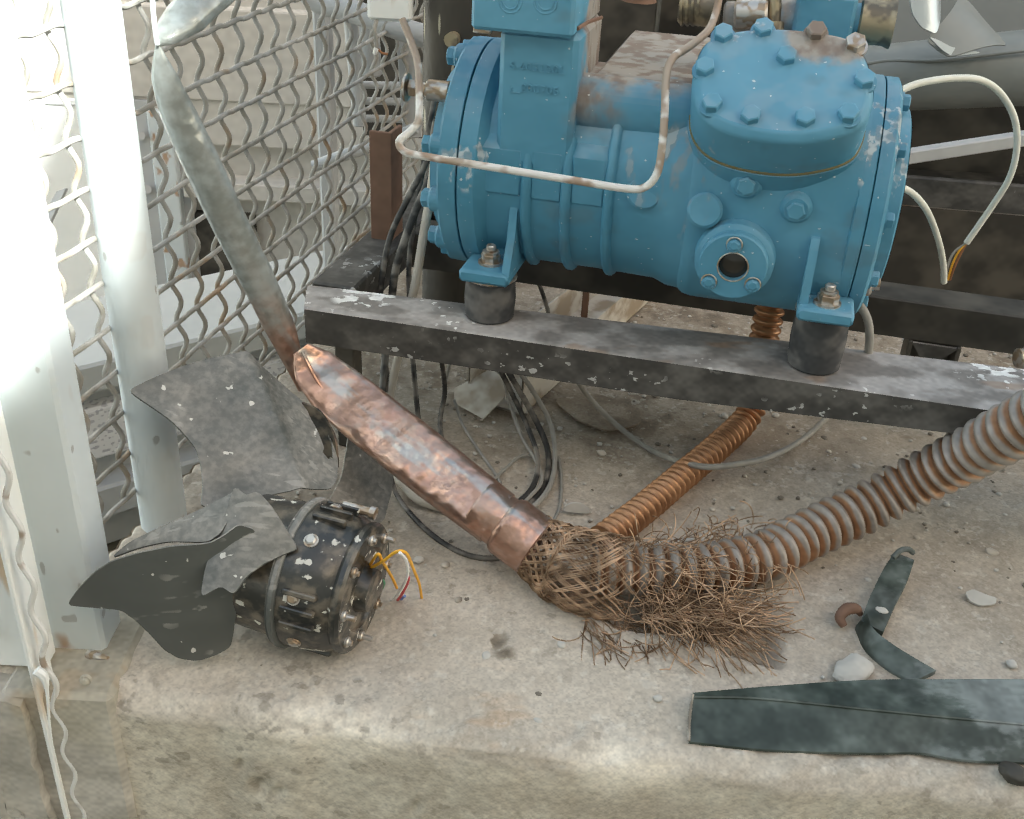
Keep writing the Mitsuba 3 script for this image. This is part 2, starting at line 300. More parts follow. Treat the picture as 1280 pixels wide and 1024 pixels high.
def hose2_fn(p, n, uv):
    mid = fbm(p.x * 40, p.y * 40, p.z * 40, 3)
    c = mix((0.30, 0.145, 0.07), (0.50, 0.27, 0.145), mid)
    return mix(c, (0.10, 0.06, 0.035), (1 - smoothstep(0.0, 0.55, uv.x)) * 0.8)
scene['m_hose_copper'] = col(hose2_fn, 0.36, metallic=0.6)
scene['m_braid'] = col(lambda p, n, uv: mix((0.17, 0.105, 0.06), (0.60, 0.41, 0.27), smoothstep(0.2, 0.85, noise(p.x * 75, p.y * 75, p.z * 75))), 0.4, metallic=0.3)
def pale_fn(p, n, uv):
    mid = fbm(p.x * 18, p.y * 18, p.z * 9, 3)
    c = mix((0.50, 0.55, 0.57), (0.58, 0.63, 0.65), mid)
    c = mix(c, (0.36, 0.22, 0.13), smoothstep(0.60, 0.72, fbm(p.x * 40, p.y * 40, p.z * 22, 3)) * (0.10 + 0.8 * (1 - smoothstep(0.0, 0.05, p.z))))
    return mix(c, (0.30, 0.30, 0.29), smoothstep(0.88, 0.92, noise(p.x * 90, p.y * 90, p.z * 45)) * 0.7)
scene['m_pale_paint'] = col(pale_fn, 0.5)
scene['m_wire'] = col(lambda p, n, uv: mix((0.22, 0.21, 0.185), mix((0.32, 0.315, 0.30), (0.25, 0.18, 0.12), smoothstep(0.6, 0.8, noise(p.x * 20 + 9, p.y * 20, p.z * 20))), smoothstep(0.3, 0.7, fbm(p.x * 50, p.y * 50, p.z * 50, 2))), 0.55)
scene['m_white'] = col(lambda p, n, uv: mix(mix((0.72, 0.74, 0.73), (0.80, 0.81, 0.79), noise(p.x * 8, p.y * 8, p.z * 8)), (0.52, 0.36, 0.2), 0.8 * smoothstep(0.60, 0.72, fbm(p.x * 40, p.y * 30, p.z * 7, 3))), 0.5)
scene['m_wall'] = col(lambda p, n, uv: mix((0.46, 0.44, 0.405), (0.53, 0.51, 0.475), fbm(p.x * 3, p.y * 3, p.z * 5, 4)) * (0.92 + 0.16 * noise(p.x * 60, p.y * 60, p.z * 60)), 0.9)
scene['m_panel'] = col(lambda p, n, uv: mix((0.78, 0.80, 0.80), (0.84, 0.86, 0.86), fbm(p.x * 4, p.y * 4, p.z * 4, 3)), 0.55)
scene['m_cap'] = col(lambda p, n, uv: mix((0.36, 0.375, 0.375), (0.46, 0.475, 0.47), fbm(p.x * 9, p.y * 9, p.z * 9, 4)), 0.7)
scene['m_speckle'] = col(lambda p, n, uv: mix((0.64, 0.64, 0.65), (0.40, 0.40, 0.43), smoothstep(0.55, 0.7, noise(p.x * 150, p.y * 150, p.z * 150))), 0.8)
scene['m_gray'] = col(lambda p, n, uv: mix((0.33, 0.345, 0.355), (0.44, 0.45, 0.455), fbm(p.x * 12, p.y * 12, p.z * 12, 3)), 0.5)
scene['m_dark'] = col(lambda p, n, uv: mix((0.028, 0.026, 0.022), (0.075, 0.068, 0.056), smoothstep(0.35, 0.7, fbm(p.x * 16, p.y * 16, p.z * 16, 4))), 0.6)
scene['m_receiver'] = col(lambda p, n, uv: mix(mix((0.014, 0.013, 0.010), (0.04, 0.034, 0.026), smoothstep(0.35, 0.7, fbm(p.x * 20, p.y * 20, p.z * 6, 4))), (0.6, 0.55, 0.42), smoothstep(0.80, 0.86, noise(p.x * 90, p.y * 90, p.z * 14)) * 0.6), 0.5)
scene['m_rust'] = col(lambda p, n, uv: mix((0.11, 0.06, 0.04), (0.22, 0.13, 0.09), fbm(p.x * 40, p.y * 40, p.z * 40, 4)), 0.85)
scene['m_rubber'] = col(lambda p, n, uv: mix((0.035, 0.037, 0.04), (0.12, 0.115, 0.11), smoothstep(0.4, 0.75, fbm(p.x * 40, p.y * 40, p.z * 40, 3))) * (0.85 + 0.3 * noise(p.x * 200, p.y * 200, p.z * 200)), 0.6)
def strip_fn(p, n, uv):
    mid = fbm(p.x * 26, p.y * 26, p.z * 26, 4)
    c = mix((0.022, 0.032, 0.026), (0.075, 0.095, 0.083), smoothstep(0.35, 0.7, mid))
    ends = dr.maximum(smoothstep(0.36, 0.52, p.x + (mid - 0.5) * 0.2) * smoothstep(0.40, 0.62, 0.7 * fbm(p.x * 12, p.y * 24, 3.0, 3) + 0.3 * fbm(p.x * 90, p.y * 160, 3.0, 3)), 0.22 * smoothstep(0.55, 0.72, mid))
    return mix(c, (0.30, 0.33, 0.33), ends * 0.55) * (0.8 + 0.4 * noise(p.x * 200, p.y * 200, p.z * 200))
scene['m_strip'] = col(strip_fn, 0.5)
scene['m_cable_black'] = col(lambda p, n, uv: mix((0.03, 0.03, 0.03), (0.19, 0.175, 0.155), smoothstep(0.4, 0.7, fbm(p.x * 50, p.y * 50, p.z * 50, 3))), 0.55)
scene['m_cable_gray'] = col(lambda p, n, uv: mix((0.20, 0.195, 0.18), (0.36, 0.345, 0.31), fbm(p.x * 50, p.y * 50, p.z * 50, 3)), 0.6)
scene['m_cable_beige'] = col(lambda p, n, uv: mix((0.44, 0.39, 0.33), (0.56, 0.52, 0.45), fbm(p.x * 50, p.y * 50, p.z * 50, 3)), 0.6)
scene['m_cable_white'] = col(lambda p, n, uv: mix((0.55, 0.56, 0.50), (0.68, 0.69, 0.62), fbm(p.x * 50, p.y * 50, p.z * 50, 3)), 0.5)
scene['m_capillary'] = col(lambda p, n, uv: mix((0.62, 0.62, 0.60), mix((0.34, 0.30, 0.25), (0.30, 0.20, 0.14), noise(p.x * 30, p.y * 30, p.z * 30)), smoothstep(0.56, 0.72, fbm(p.x * 45, p.y * 45, p.z * 45, 3) + 0.35 * smoothstep(0.42, 0.55, p.z))), 0.45)
scene['m_shroud'] = col(lambda p, n, uv: mix((0.17, 0.185, 0.178), (0.26, 0.27, 0.258), fbm(p.x * 14, p.y * 14, p.z * 14, 4)), 0.5, metallic=0.2)
scene['m_back_sheet'] = col(lambda p, n, uv: mix((0.095, 0.105, 0.10), (0.15, 0.16, 0.15), fbm(p.x * 14, p.y * 14, p.z * 14, 4)), 0.5)
scene['m_blade_bright'] = col((0.42, 0.47, 0.50), 0.32, metallic=0.6)
scene['m_channel'] = col(lambda p, n, uv: mix((0.56, 0.53, 0.47), (0.33, 0.27, 0.20), smoothstep(0.4, 0.66, fbm(p.x * 25, p.y * 25, p.z * 25, 4))), 0.6, metallic=0.2)
scene['m_stone_light'] = col(lambda p, n, uv: mix((0.38, 0.37, 0.34), (0.54, 0.52, 0.48), fbm(p.x * 70, p.y * 70, p.z * 70, 3)), 0.9)
scene['m_stone'] = col(lambda p, n, uv: mix((0.16, 0.14, 0.115), (0.52, 0.48, 0.42), smoothstep(0.3, 0.75, noise(p.x * 55, p.y * 55, p.z * 55))), 0.9)
scene['m_soil'] = col(lambda p, n, uv: mix(mix((0.10, 0.095, 0.07), (0.18, 0.16, 0.12), fbm(p.x * 12, p.y * 12, 0.0, 4)), (0.06, 0.11, 0.05), 0.7 * blob(p, GREEN, 0.1, 0.45) * smoothstep(0.35, 0.6, fbm(p.x * 12, p.y * 12, 3.0, 3))), 0.95)
scene['m_brass'] = col(lambda p, n, uv: mix((0.36, 0.30, 0.20), (0.14, 0.12, 0.09), smoothstep(0.4, 0.62, fbm(p.x * 60, p.y * 60, p.z * 60, 3))), 0.42, metallic=0.6)
scene['m_glass_dark'] = {'type': 'principled', 'base_color': {'type': 'rgb', 'value': [0.03, 0.025, 0.02]}, 'roughness': 0.12, 'specular': 0.7}
for nm, c in (('yellow', (0.75, 0.38, 0.03)), ('red', (0.50, 0.06, 0.07)), ('blue', (0.12, 0.2, 0.45)), ('green', (0.10, 0.30, 0.17)), ('bare_white', (0.75, 0.74, 0.72)), ('brown', (0.28, 0.12, 0.05)), ('olive', (0.20, 0.17, 0.08))):
    scene['m_' + nm] = {'type': 'principled', 'base_color': {'type': 'rgb', 'value': list(c)}, 'roughness': 0.45}

# ------------------------------------------------------------------ local frame of the compressor and its steel frame
YAW = math.radians(13)
EX, EY, EZ = A([math.cos(YAW), -math.sin(YAW), 0]), A([math.sin(YAW), math.cos(YAW), 0]), A([0, 0, 1.0])
OC = A([-0.035, 1.25, 0.215])
def lp(u, v, w): return OC + u * EX + v * EY + w * EZ
def on_v(x, y, v): return ppl(x, y, OC + v * EY, EY)
FR = A([EX, EY, EZ])
def lbox(a, b, ch=0.003):
    a, b = A(a, float), A(b, float); return bx(lp(*((a + b) / 2)), np.abs(b - a) / 2, FR, ch)
TOPSTAIN = [tuple(lp(0.165, 0.20, 0.32)), tuple(lp(0.355, 0.03, 0.385)), tuple(lp(0.105, 0.03, 0.26))]
SEAM = tuple(lp(0.215, 0.0, 0.22))
CHIP = [tuple(lp(0.432, 0.03, 0.27)), tuple(lp(-0.03, -0.02, 0.20)), tuple(lp(0.27, -0.005, 0.385))]
scene['m_paint'] = bump(col(paint_fn, lambda p, n, uv: 0.40 + 0.25 * fbm(p.x * 30, p.y * 30, p.z * 30, 2), specular=0.45), lambda p, n, uv: fbm(p.x * 110, p.y * 110, p.z * 110, 3), 0.0009)

# ================================================================== SETTING
# ground below, slab
add('ground', TM([[-30, -30, -.66], [30, -30, -.66], [30, 30, -.66], [-30, 30, -.66]], [[0, 1, 2], [0, 2, 3]]), 'm_soil', False,
    'dark earthy ground with green patches beyond the wire fence', kind='structure')
def slab():
    xs = np.concatenate([np.arange(-0.55, 0.95, 0.0065), np.linspace(0.96, 2.6, 40)])
    fx, fy = [-0.5, -.41, -.332, -.013, .292, .5, .75, 2.6], [0.79, .782, .769, .732, .722, .709, .70, .66]
    yf = np.interp(xs, fx, fy) + (meshkit.fbm(np.column_stack([xs * 9, xs * 0, xs * 0]), 4, 3) - 0.5) * 0.018
    prof = [(0.0, z) for z in np.linspace(-0.66, -0.03, 60)]
    r = 0.024
    prof += [(r - r * math.cos(t), -r + r * math.sin(t)) for t in np.linspace(0.15, math.pi / 2, 9)]
    prof += [(d, 0.0) for d in np.concatenate([np.arange(0.032, 0.62, 0.0065), np.linspace(0.63, 1.2, 60), np.linspace(1.23, 2.6, 30)])]
    prof = A(prof)
    X, PD = np.meshgrid(xs, prof[:, 0]); Z = np.repeat(prof[:, 1:], len(xs), 1); Y = yf[None] + PD
    P = np.stack([X, Y, Z], -1)
    lo = meshkit.fbm(P * 6, 3, 5) - 0.5; hi = meshkit.fbm(P * 45, 4, 9) - 0.5; edge = np.exp(-(PD / 0.05) ** 2)
    P[..., 2] += (Z > -0.03) * (lo * 0.010 + hi * (0.0045 + 0.010 * edge))
    P[..., 1] += (Z <= -0.01) * ((lo * 0.008) + hi * 0.0035)
    # broken-out hollow under the frayed braid, with a ragged front lip
    c = pz(850, 762)
    lip = np.interp(X, [pz(680, 735)[0], pz(775, 785)[0], pz(860, 795)[0], pz(905, 815)[0], pz(960, 838)[0]], [pz(680, 735)[1], pz(775, 785)[1], pz(860, 795)[1], pz(905, 815)[1], pz(960, 838)[1]])
    rag = (meshkit.fbm(np.stack([X * 55, Y * 30, X * 0], -1), 3, 2) - 0.5) * 0.02
    inside = np.clip((Y - lip - rag) / 0.006, 0, 1) * np.clip(1 - (Y - lip - 0.05) / 0.05, 0, 1) * np.clip(1 - (np.abs(X - c[0]) - 0.085) / 0.02, 0, 1)
    P[..., 2] -= (PD > 0.03) * inside * (0.022 + hi * 0.02)
    P[..., 2] += (PD > 0.03) * 0.006 * np.exp(-((Y - lip - rag + 0.012) / 0.014) ** 2) * np.clip(1 - (np.abs(X - c[0]) - 0.085) / 0.03, 0, 1)
    # small blow holes in the front face
    for hx, hy, hr in ((297, 977, .006), (322, 996, .009), (343, 1001, .006), (780, 985, .004), (520, 1000, .004)):
        q = ppl(hx, hy, [0, 0.745, 0], [0, 1.0, 0]); d = np.hypot(P[..., 0] - q[0], P[..., 2] - q[2])
        P[..., 1] += (Z < -0.02) * 0.012 * np.clip(1.4 - d / hr, 0, 1)
    # dark pits in the top
    for hx, hy, hr in ((355, 874, .008), (718, 913, .007), (625, 798, .009), (1110, 967, .012), (622, 812, .008)):
        q = pz(hx, hy); d = np.hypot(P[..., 0] - q[0], P[..., 1] - q[1])
        P[..., 2] -= (PD > 0.03) * 0.006 * np.clip(1.4 - d / hr, 0, 1)
    xl = np.where(P[..., 1] > .93, -.478 + (P[..., 1] - .95) * .231, -.60); out = P[..., 0] < xl   # the slab ends under the fence
    P[..., 0] = np.where(out, xl, P[..., 0]); P[..., 2] -= out * .66
    m, n = X.shape; i = (np.arange(m - 1)[:, None] * n + np.arange(n - 1)[None]).ravel()
    f = np.vstack([np.stack([i, i + 1, i + n + 1], 1), np.stack([i, i + n + 1, i + n], 1)])
    return TM(P.reshape(-1, 3), f)
add('concrete_slab', slab(), 'm_concrete', True, 'stained gritty concrete plinth with wear and painted sunlight on its front edge and dirt under the steel frame', kind='structure')

# concrete strip under the flat fence post, broken block at far left
add('concrete_kerb', boxab([-0.492, 0.770, -0.66], [-0.380, 0.90, 0.004], 0.006), 'm_cement', 30, 'pale dusty concrete kerb strip below the flat fence post', 'concrete strip')
def broken_block():
    m = trimesh.creation.box([0.09, 0.16, 0.6]); m = m.subdivide_to_size(0.014)
    v = A(m.vertices); v = v + (meshkit.fbm(v * 20 + 4, 4, 8)[:, None] - 0.5) * A([0.02, 0.012, 0.012])
    left = v[:, 0] < 0; v[left, 0] += (meshkit.fbm(v[left] * A([5, 5, 22]) + 2, 4, 1) - 0.4) * 0.05
    m.vertices = v + A([-0.509, 0.84, -0.302]); return m
add('broken_concrete_block', broken_block(), 'm_cement', True, 'broken concrete block with crumbling left side at the lower left corner', 'concrete block')
add('broken_concrete_block__paint_drip', tube([py(45, 838, .760), py(55, 846, .760), py(59, 865, .759), py(62, 905, .759), py(67, 940, .759)], [.005, .0045, .0018, .0012, .0008], 8), 'm_white', 30, 'white paint drip')

# ------------------------------------------------------------------ fence
fp = 'fence_post'
add(fp, lathe([-0.419, 1.0685, -0.01], [0, 0, 1], [(0, .0275), (.4, .0275), (.8, .0275), (1.3, .0275)], 48), 'm_pale_paint', 35,
    'round pale grey steel pipe post, sunlit white at its top', 'fence post')
add('flat_gate_post', boxab([-0.465, 0.835, 0.0], [-0.4085, 0.885, 1.2], 0.004), 'm_pale_paint', 30, 'square pale grey steel post at far left, rusty at its foot', 'fence post')
add('flat_gate_post__bolt', cat([hexbolt(py(107, 850, .770), [0, -1, 0.1], 0.0045, 0.004)]), 'm_cement', 30)
add('flat_gate_post__weld_lug', tube([py(112, 818, .80), py(122, 820, .79), py(135, 823, .785)], [.005, .004, .002], 8), 'm_steel', 30)
add('white_edge_bar', boxab([-0.4535, 0.765, -0.66], [-0.4485, 0.80, 1.2], 0.0012), 'm_white', 30, 'narrow chipped white steel bar edge-on beside the flat post at far left', 'steel bar')
zz = np.arange(-0.66, 0.9, 0.005)
def crimped(z, amp, pitch): return amp * np.sin(z * 2 * np.pi / pitch)
add('white_edge_bar__crimped_wire', tube(np.column_stack([-0.437 + crimped(zz, 0.0042, 0.062), np.full(len(zz), 0.772), zz]), 0.003, 8, smooth_path=False), 'm_capillary', 35, 'crimped wire along the white bar')
add('white_pillar', boxab([-0.56, 0.80, 0.004], [-0.4545, 0.83, 1.2], 0.008), 'm_white', 30, 'rust streaked white pillar standing on the broken concrete block', 'pillar')

AZ = math.radians(13)
FD = A([math.sin(AZ), math.cos(AZ), 0]); FN = A([FD[1], -FD[0], 0]); FP = A([-.44, .93, 0]) - FN * .03
key = 'wire_mesh_fence'
tag(key, 'crimped grey wire mesh panel running back behind the posts', 'wire fence')
PIT, PIS, AMP = 0.053, 0.0517, 0.0062
ss = np.arange(-0.16, 1.36, PIS / 8); z0s = 0.056
rng = np.random.default_rng(5)
for i in range(-4, 25):
    s0 = 0.050 + i * PIS; zt = np.arange(z0s - 0.01 * rng.uniform(0, 1), 0.93, PIT / 8)
    w = -np.cos((zt - z0s) / PIT * 2 * np.pi)
    j = (meshkit.fbm(np.column_stack([zt * 6, zt * 0 + i, zt * 0]), 2, 3) - 0.5) * 0.008
    add(key + '__wire', tube(FP + (s0 + j + w * 0.0012)[:, None] * FD + zt[:, None] * EZ + (w * AMP * 0.72)[:, None] * FN, 0.0031, 8, smooth_path=False), 'm_wire', 40)
for i in range(0, 17):
    zc = z0s + i * PIT
    w = np.cos((ss - 0.050) / PIS * 2 * np.pi)
    j = (meshkit.fbm(np.column_stack([ss * 6, ss * 0 + i, ss * 0 + 5]), 2, 3) - 0.5) * 0.006
    add(key + '__wire', tube(FP + ss[:, None] * FD + (zc + j + w * 0.0022)[:, None] * EZ + (w * AMP * 0.45)[:, None] * FN, 0.0031, 8, smooth_path=False), 'm_wire', 40)

# ------------------------------------------------------------------ building and yard beyond the fence
fb = 'facade_building'
tag(fb, 'beige rendered building wall with white window panels beyond the fence', 'building')
Y0 = 3.0
def fbox(x0, y0, x1, y1, d0, d1, ch=0.004):
    a, b = py(x0, y0, Y0), py(x1, y1, Y0); return boxab([a[0], Y0 - d1, b[2]], [b[0], Y0 - d0, a[2]], ch)
add(fb + '__wall', boxab([-3.2, 3.0, -.66], [0.9, 3.2, 2.6]), 'm_wall', False)
for y_, h_, d_ in ((16, 10, .05), (70, 7, .05), (126, 5, .04)):
    add(fb + '__ledge', fbox(-700, y_, 640, y_ + h_, -0.02, d_), 'm_wall', 30)
wn = fb + '__window'
add(wn, fbox(-520, 86, 222, 455, -0.02, 0.05), 'm_panel', 30, 'white window panelling')
for (x0, y0, x1, y1) in ((-500, 124, 60, 129), (66, 124, 186, 129)): add(wn + '__joint', fbox(x0, y0, x1, y1, 0.03, 0.056, .001), 'm_gray', False)
add(wn + '__joint', fbox(193, 120, 196, 450, 0.03, 0.056, .001), 'm_gray', False)
add(wn + '__frame', fbox(222, 132, 231, 455, -.02, 0.07), 'm_pale_paint', 30)
add(wn + '__frame', fbox(233, 132, 239, 455, -.02, 0.04), 'm_gray', 30)
add(wn + '__awning', sheet([py(72, 240, 2.85), py(84, 236, 2.85), py(62, 282, 2.8), py(44, 290, 2.8)], thick=.01, step=.03), 'm_gray', 30)
add(wn + '__shelf', fbox(-60, 205, 26, 214, 0.05, 0.12), 'm_pale_paint', 30)
for x_, y_ in ((16, 156), (28, 228), (176, 170), (184, 237)): add(wn + '__knob', cyl(py(x_, y_, 2.95), py(x_, y_, 2.90), .012, n=12), 'm_gray', 30)
add(fb + '__base', fbox(240, 236, 900, 250, -0.02, 0.08), 'm_wall', 30)
add(fb + '__base', fbox(240, 262, 330, 400, -0.02, 0.03), 'm_dark', 30, 'dark basement opening')
# low stepped unit just beyond the fence
lw = 'low_stepped_wall'
tag(lw, 'low pale wall in white and speckled bands behind the lower wire mesh', 'low wall')
q0 = pz(65, 470, -0.22); adir = unit(A([math.sin(math.radians(52)), math.cos(math.radians(52)), 0])); anrm = A([adir[1], -adir[0], 0])
def lwz(x, y): return ppl(x, y, q0, anrm)
def lwbar(ytop, ybot, x, depth, mat, back=0.02):
    zt, zb = lwz(x, ytop)[2], lwz(x, ybot)[2]; c = q0 + adir * 0.55 - anrm * (back - depth) / 2; c = c.copy(); c[2] = (zt + zb) / 2
    c = q0 + adir * 0.55 + anrm * (depth - back) / 2; c[2] = (zt + zb) / 2
    return bx(c, [1.25, (depth + back) / 2, (zt - zb) / 2], [adir, anrm, EZ], 0.006)
add(lw + '__cap', lwbar(452, 490, 66, 0.05, 'm_panel', .25), 'm_cap', 30)
add(lw + '__panel', lwbar(509, 575, 82, 0.035, 'm_speckle', .1), 'm_speckle', 30, 'grey speckled white band')
add(lw + '__recess', lwbar(485, 700, 80, 0.0, 'm_gray', .1), 'm_gray', 30)
add(lw + '__plinth', lwbar(600, 640, 92, 0.06, 'm_gray', .1), 'm_gray', 30)

# pipes and boxes between fence corner and compressor
def yw(x, y, d): return py(x, y, d)
t = 'insulated_pipe'
add(t, tube([yw(372, -24, 1.95), yw(398, 2, 1.95), yw(440, 14, 1.93), yw(512, 40, 1.9), yw(560, 52, 1.9)], 0.0195, 16), 'm_gray', 40, 'thick pale grey pipe crossing above the mesh corner under the white box', 'pipe')
add('vertical_gray_pipe', cyl(yw(438, 22, 1.96), yw(450, 157, 1.96), .0125, n=20, bev=.002), 'm_gray', 35, 'slim grey vertical pipe hanging behind the mesh corner', 'pipe')
add('insulation_sleeve', cyl(yw(461, 26, 2.02), yw(465, 95, 2.02), .0185, n=24, bev=.003), 'm_gray', 35, 'short fat grey pipe sleeve right of the slim vertical pipe', 'pipe sleeve')
for i, (y_, x0) in enumerate(((106, 452), (126, 454), (148, 456))):
    add('coil_tube', cyl(yw(x0, y_, 2.1), yw(530, y_ + 2, 2.1), .0075, n=12), 'm_gray', 35, ('upper', 'middle', 'lowest')[i] + ' of three grey horizontal tubes right of the slim vertical pipe', 'tube', 'horizontal tubes behind the mesh corner')
add('slanted_cover_strip', beam(yw(507, 40, 2.0), yw(516, 172, 2.0), 0.006, 0.035, up=(1, 0, 0.0)), 'm_gray', 30, 'grey vertical cover strip between the coil tubes and the dark tank', 'metal strip')
add('handrail_tube', tube([yw(392, 208, 1.88), yw(430, 194, 1.88), yw(480, 178, 1.9), yw(520, 160, 1.9)], .0105, 12), 'm_gray', 40, 'grey tube rising to the right above the rusty post', 'tube')
add('corner_fence_post', boxab(yw(404, 330, 2.02) * A([1, 1, 0]) + A([0, 0, -.4]), yw(424, 330, 2.05) * A([1, 1, 0]) + A([0, .03, 1.1]), .004), 'm_gray', 30, 'grey far corner post of the wire mesh', 'fence post')
tk = add('receiver_tank', lathe(lp(-0.15, 0.38, -0.2), [0, 0, 1], [(0, .060), (.04, .064), (.9, .064), (.92, .055)], 40), 'm_receiver', 35, 'dark streaked upright tank behind the left end of the compressor', 'tank')
add('receiver_tank__fitting', cyl(lp(-.15, .30, .27), lp(-.15, .335, .27), .010, n=12), 'm_brass', 30)
wb = add('switch_box', bx(yw(488, -6, 1.62), [0.032, .014, .034], None, .005), 'm_white', 30, 'small white plastic box at the top edge left of the dark tank', 'electrical box')
add(wb + '__lead', tube([yw(474, 20, 1.62), yw(468, 34, 1.6), yw(470, 50, 1.6), yw(471, 62, 1.6)], .0028, 8), 'm_cable_gray', 40)
add(wb + '__lead', tube([yw(471, 60, 1.6), yw(477, 66, 1.6), yw(485, 68, 1.6)], .0018, 8), 'm_brown', 40)
add(wb + '__lead', tube([yw(471, 60, 1.6), yw(468, 68, 1.6)], [.004, .003], 8), 'm_bare_white', 40)
add('dark_back_panel', boxab([py(452, 100, 2.3)[0], 2.3, py(500, 172, 2.3)[2]], [0.25, 2.35, 1.0]), 'm_dark', False, 'dark metal back panel behind the coil tubes', 'metal panel')  # panel carries a dark base colour behind the coil tubes

# ------------------------------------------------------------------ steel frame
fr = 'steel_frame'
tag(fr, 'black painted steel support frame speckled with white under the blue compressor', 'steel frame')
a_, b_, c_, d_ = pz(380, 384, .215), pz(1249, 512, .215), pz(420, 359, .215), pz(1280, 459, .215)
ext = lambda p, q, k: p + (q - p) * k
fl, frr = a_, ext(a_, b_, 1.7); br = ext(c_, d_, 1.7); bl = ext(c_, d_, -0.045)
rl = []
for k in np.linspace(0, 1, 60):
    f0, f1 = fl + (frr - fl) * k, bl + (br - bl) * k
    zz0 = 0.165 + .012 * min(1, max(0, (f0[0] - .2) / .35)); o = 0.003
    rl.append([[f0[0], f0[1], zz0], [f1[0], f1[1], zz0], [f1[0], f1[1], .215 - o], [*(f1 + (f0 - f1) * .05)[:2], .215], [*(f0 + (f1 - f0) * .05)[:2], .215], [f0[0], f0[1], .215 - o]])
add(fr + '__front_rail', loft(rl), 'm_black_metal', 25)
dl = A([math.sin(math.radians(14)), math.cos(math.radians(14)), 0]); p0 = pz(384, 357, .215)
sd = A([dl[1], -dl[0], 0])
def lrail(s0, s1, w0, w1, z0, z1):
    c = p0 + dl * (s0 + s1) / 2 + sd * (w0 + w1) / 2; c[2] = (z0 + z1) / 2
    return bx(c, [(s1 - s0) / 2, (w1 - w0) / 2, (z1 - z0) / 2], [dl, sd, EZ], .003)
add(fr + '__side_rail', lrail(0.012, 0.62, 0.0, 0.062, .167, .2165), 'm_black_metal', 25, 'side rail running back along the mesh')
add(fr + '__rear_rail', cat([bx(lp(0.54, .272, -.004), [.76, .03, .004], FR, .001), bx(lp(0.54, .2445, -.0285), [.76, .004, .0275], FR, .001)]), 'm_dark', 25)
pr = p0 + dl * .30
ru = pz(478, 300, .215)
add(fr + '__post', cat([bx(ru + A([0, 0, .06]), [.0165, .003, .10], [unit(A([1, -.25, 0])), unit(A([.25, 1, 0])), EZ], .001), bx(ru + A([.018, .02, .06]), [.003, .02, .10], [unit(A([1, -.25, 0])), unit(A([.25, 1, 0])), EZ], .001)]), 'm_rust', 25, 'rusty upright angle post')
lc = pz(430, 431, .165)
add(fr + '__leg', bx([lc[0], lc[1] + .03, .081], [.0135, .015, .083], FR, .002), 'm_dark', 25)
lg = lp(.585, .275, 0)
add(fr + '__leg', cat([bx(lp(.575, .285, -.108), [.034, .004, .052], FR, .001), bx(lp(.543, .26, -.108), [.003, .025, .052], FR, .001), bx(lp(.607, .26, -.108), [.003, .025, .052], FR, .001)]), 'm_dark', 25)
add(fr + '__leg__gusset', loft([[lp(.545, .236 + o, -.058), lp(.606, .236 + o, -.058), lp(.59, .236 + o, -.075), lp(.575, .236 + o, -.10)] for o in (0, .005)]), 'm_black_metal', 25)
add(fr + '__weld_seam', tube([pz(612, 400, .2155), pz(618, 408, .214), pz(620, 455, .166)], .0012, 6, smooth_path=False), 'm_black_metal', 25)
add(fr + '__brace', bx(py(735, 340, 1.62), [.0055, .004, .09]), 'm_rust', 25, 'thin rusty upright strap')

# ------------------------------------------------------------------ compressor
cp = 'compressor'
tag(cp, 'blue painted cast iron refrigeration compressor bolted on rubber mounts across the frame', 'compressor')
AV, AW = 0.12, 0.172
def section(u, rv, rw, p=2.0, n=96, cv=AV, cw=AW):
    a = np.arange(n) * 2 * np.pi / n; c, s = np.cos(a), np.sin(a)
    return OC + u * EX + (cv + rv * np.sign(c) * np.abs(c) ** (2 / p))[:, None] * EY + (cw + rw * np.sign(s) * np.abs(s) ** (2 / p))[:, None] * EZ
def solid(rows): return loft([section(*r) for r in rows])
add(cp + '__motor_housing', solid([(-.032, .127, .127, 2.2), (-.02, .124, .124, 2.25), (.12, .124, .124, 2.25), (.195, .126, .126, 2.25), (.212, .133, .130, 2.4), (.24, .135, .132, 2.5)]), 'm_paint', 40)
ledge = cat([lbox([a0, -.0065, .150], [a1, .06, .232], .020) for a0, a1 in ((-.040, .046), (.034, .094), (.082, .145))])
add(cp + '__motor_housing__cast_pad', ledge, 'm_paint', 40)
def rib(u, a0, a1, r=.131, hw=.0055):
    rows = []
    for a in np.linspace(a0, a1, 40):
        c, s = math.cos(a), math.sin(a); g = 2 / 2.25
        d = A([np.sign(c) * abs(c) ** g, np.sign(s) * abs(s) ** g]); base = OC + u * EX + AV * EY + AW * EZ
        nrm = d[0] * EY + d[1] * EZ
        rows.append([base + nrm * (r - .014) - EX * hw * 1.6, base + nrm * (r - .003) - EX * hw, base + nrm * r - EX * hw * .45, base + nrm * r + EX * hw * .45, base + nrm * (r - .003) + EX * hw, base + nrm * (r - .014) + EX * hw * 1.6])
    return loft(rows)
D = math.radians
for u, a0, a1 in ((.040, D(152), D(250)), (.088, D(152), D(255)), (.139, D(112), D(262))):
    add(cp + '__cooling_rib', rib(u, a0, a1), 'm_paint', 45)
add(cp + '__cast_lug', cat([cyl(on_v(806, 240, -.006), on_v(806, 240, .05), .021, n=30, bev=.003), lbox([.19, -.004, .19], [.235, .05, .212], .008)]), 'm_paint', 40)
ec = cp + '__end_cover'
add(ec, cat([solid([(-.042, .139, .139), (-.040, .142, .142), (-.020, .142, .142), (-.016, .136, .136), (-.008, .125, .125)]),
             solid([(-.090, .09, .09), (-.086, .105, .105), (-.068, .113, .113), (-.067, .139, .139), (-.064, .1415, .1415), (-.0435, .1415, .1415), (-.0428, .140, .140)])]), 'm_paint', 35)
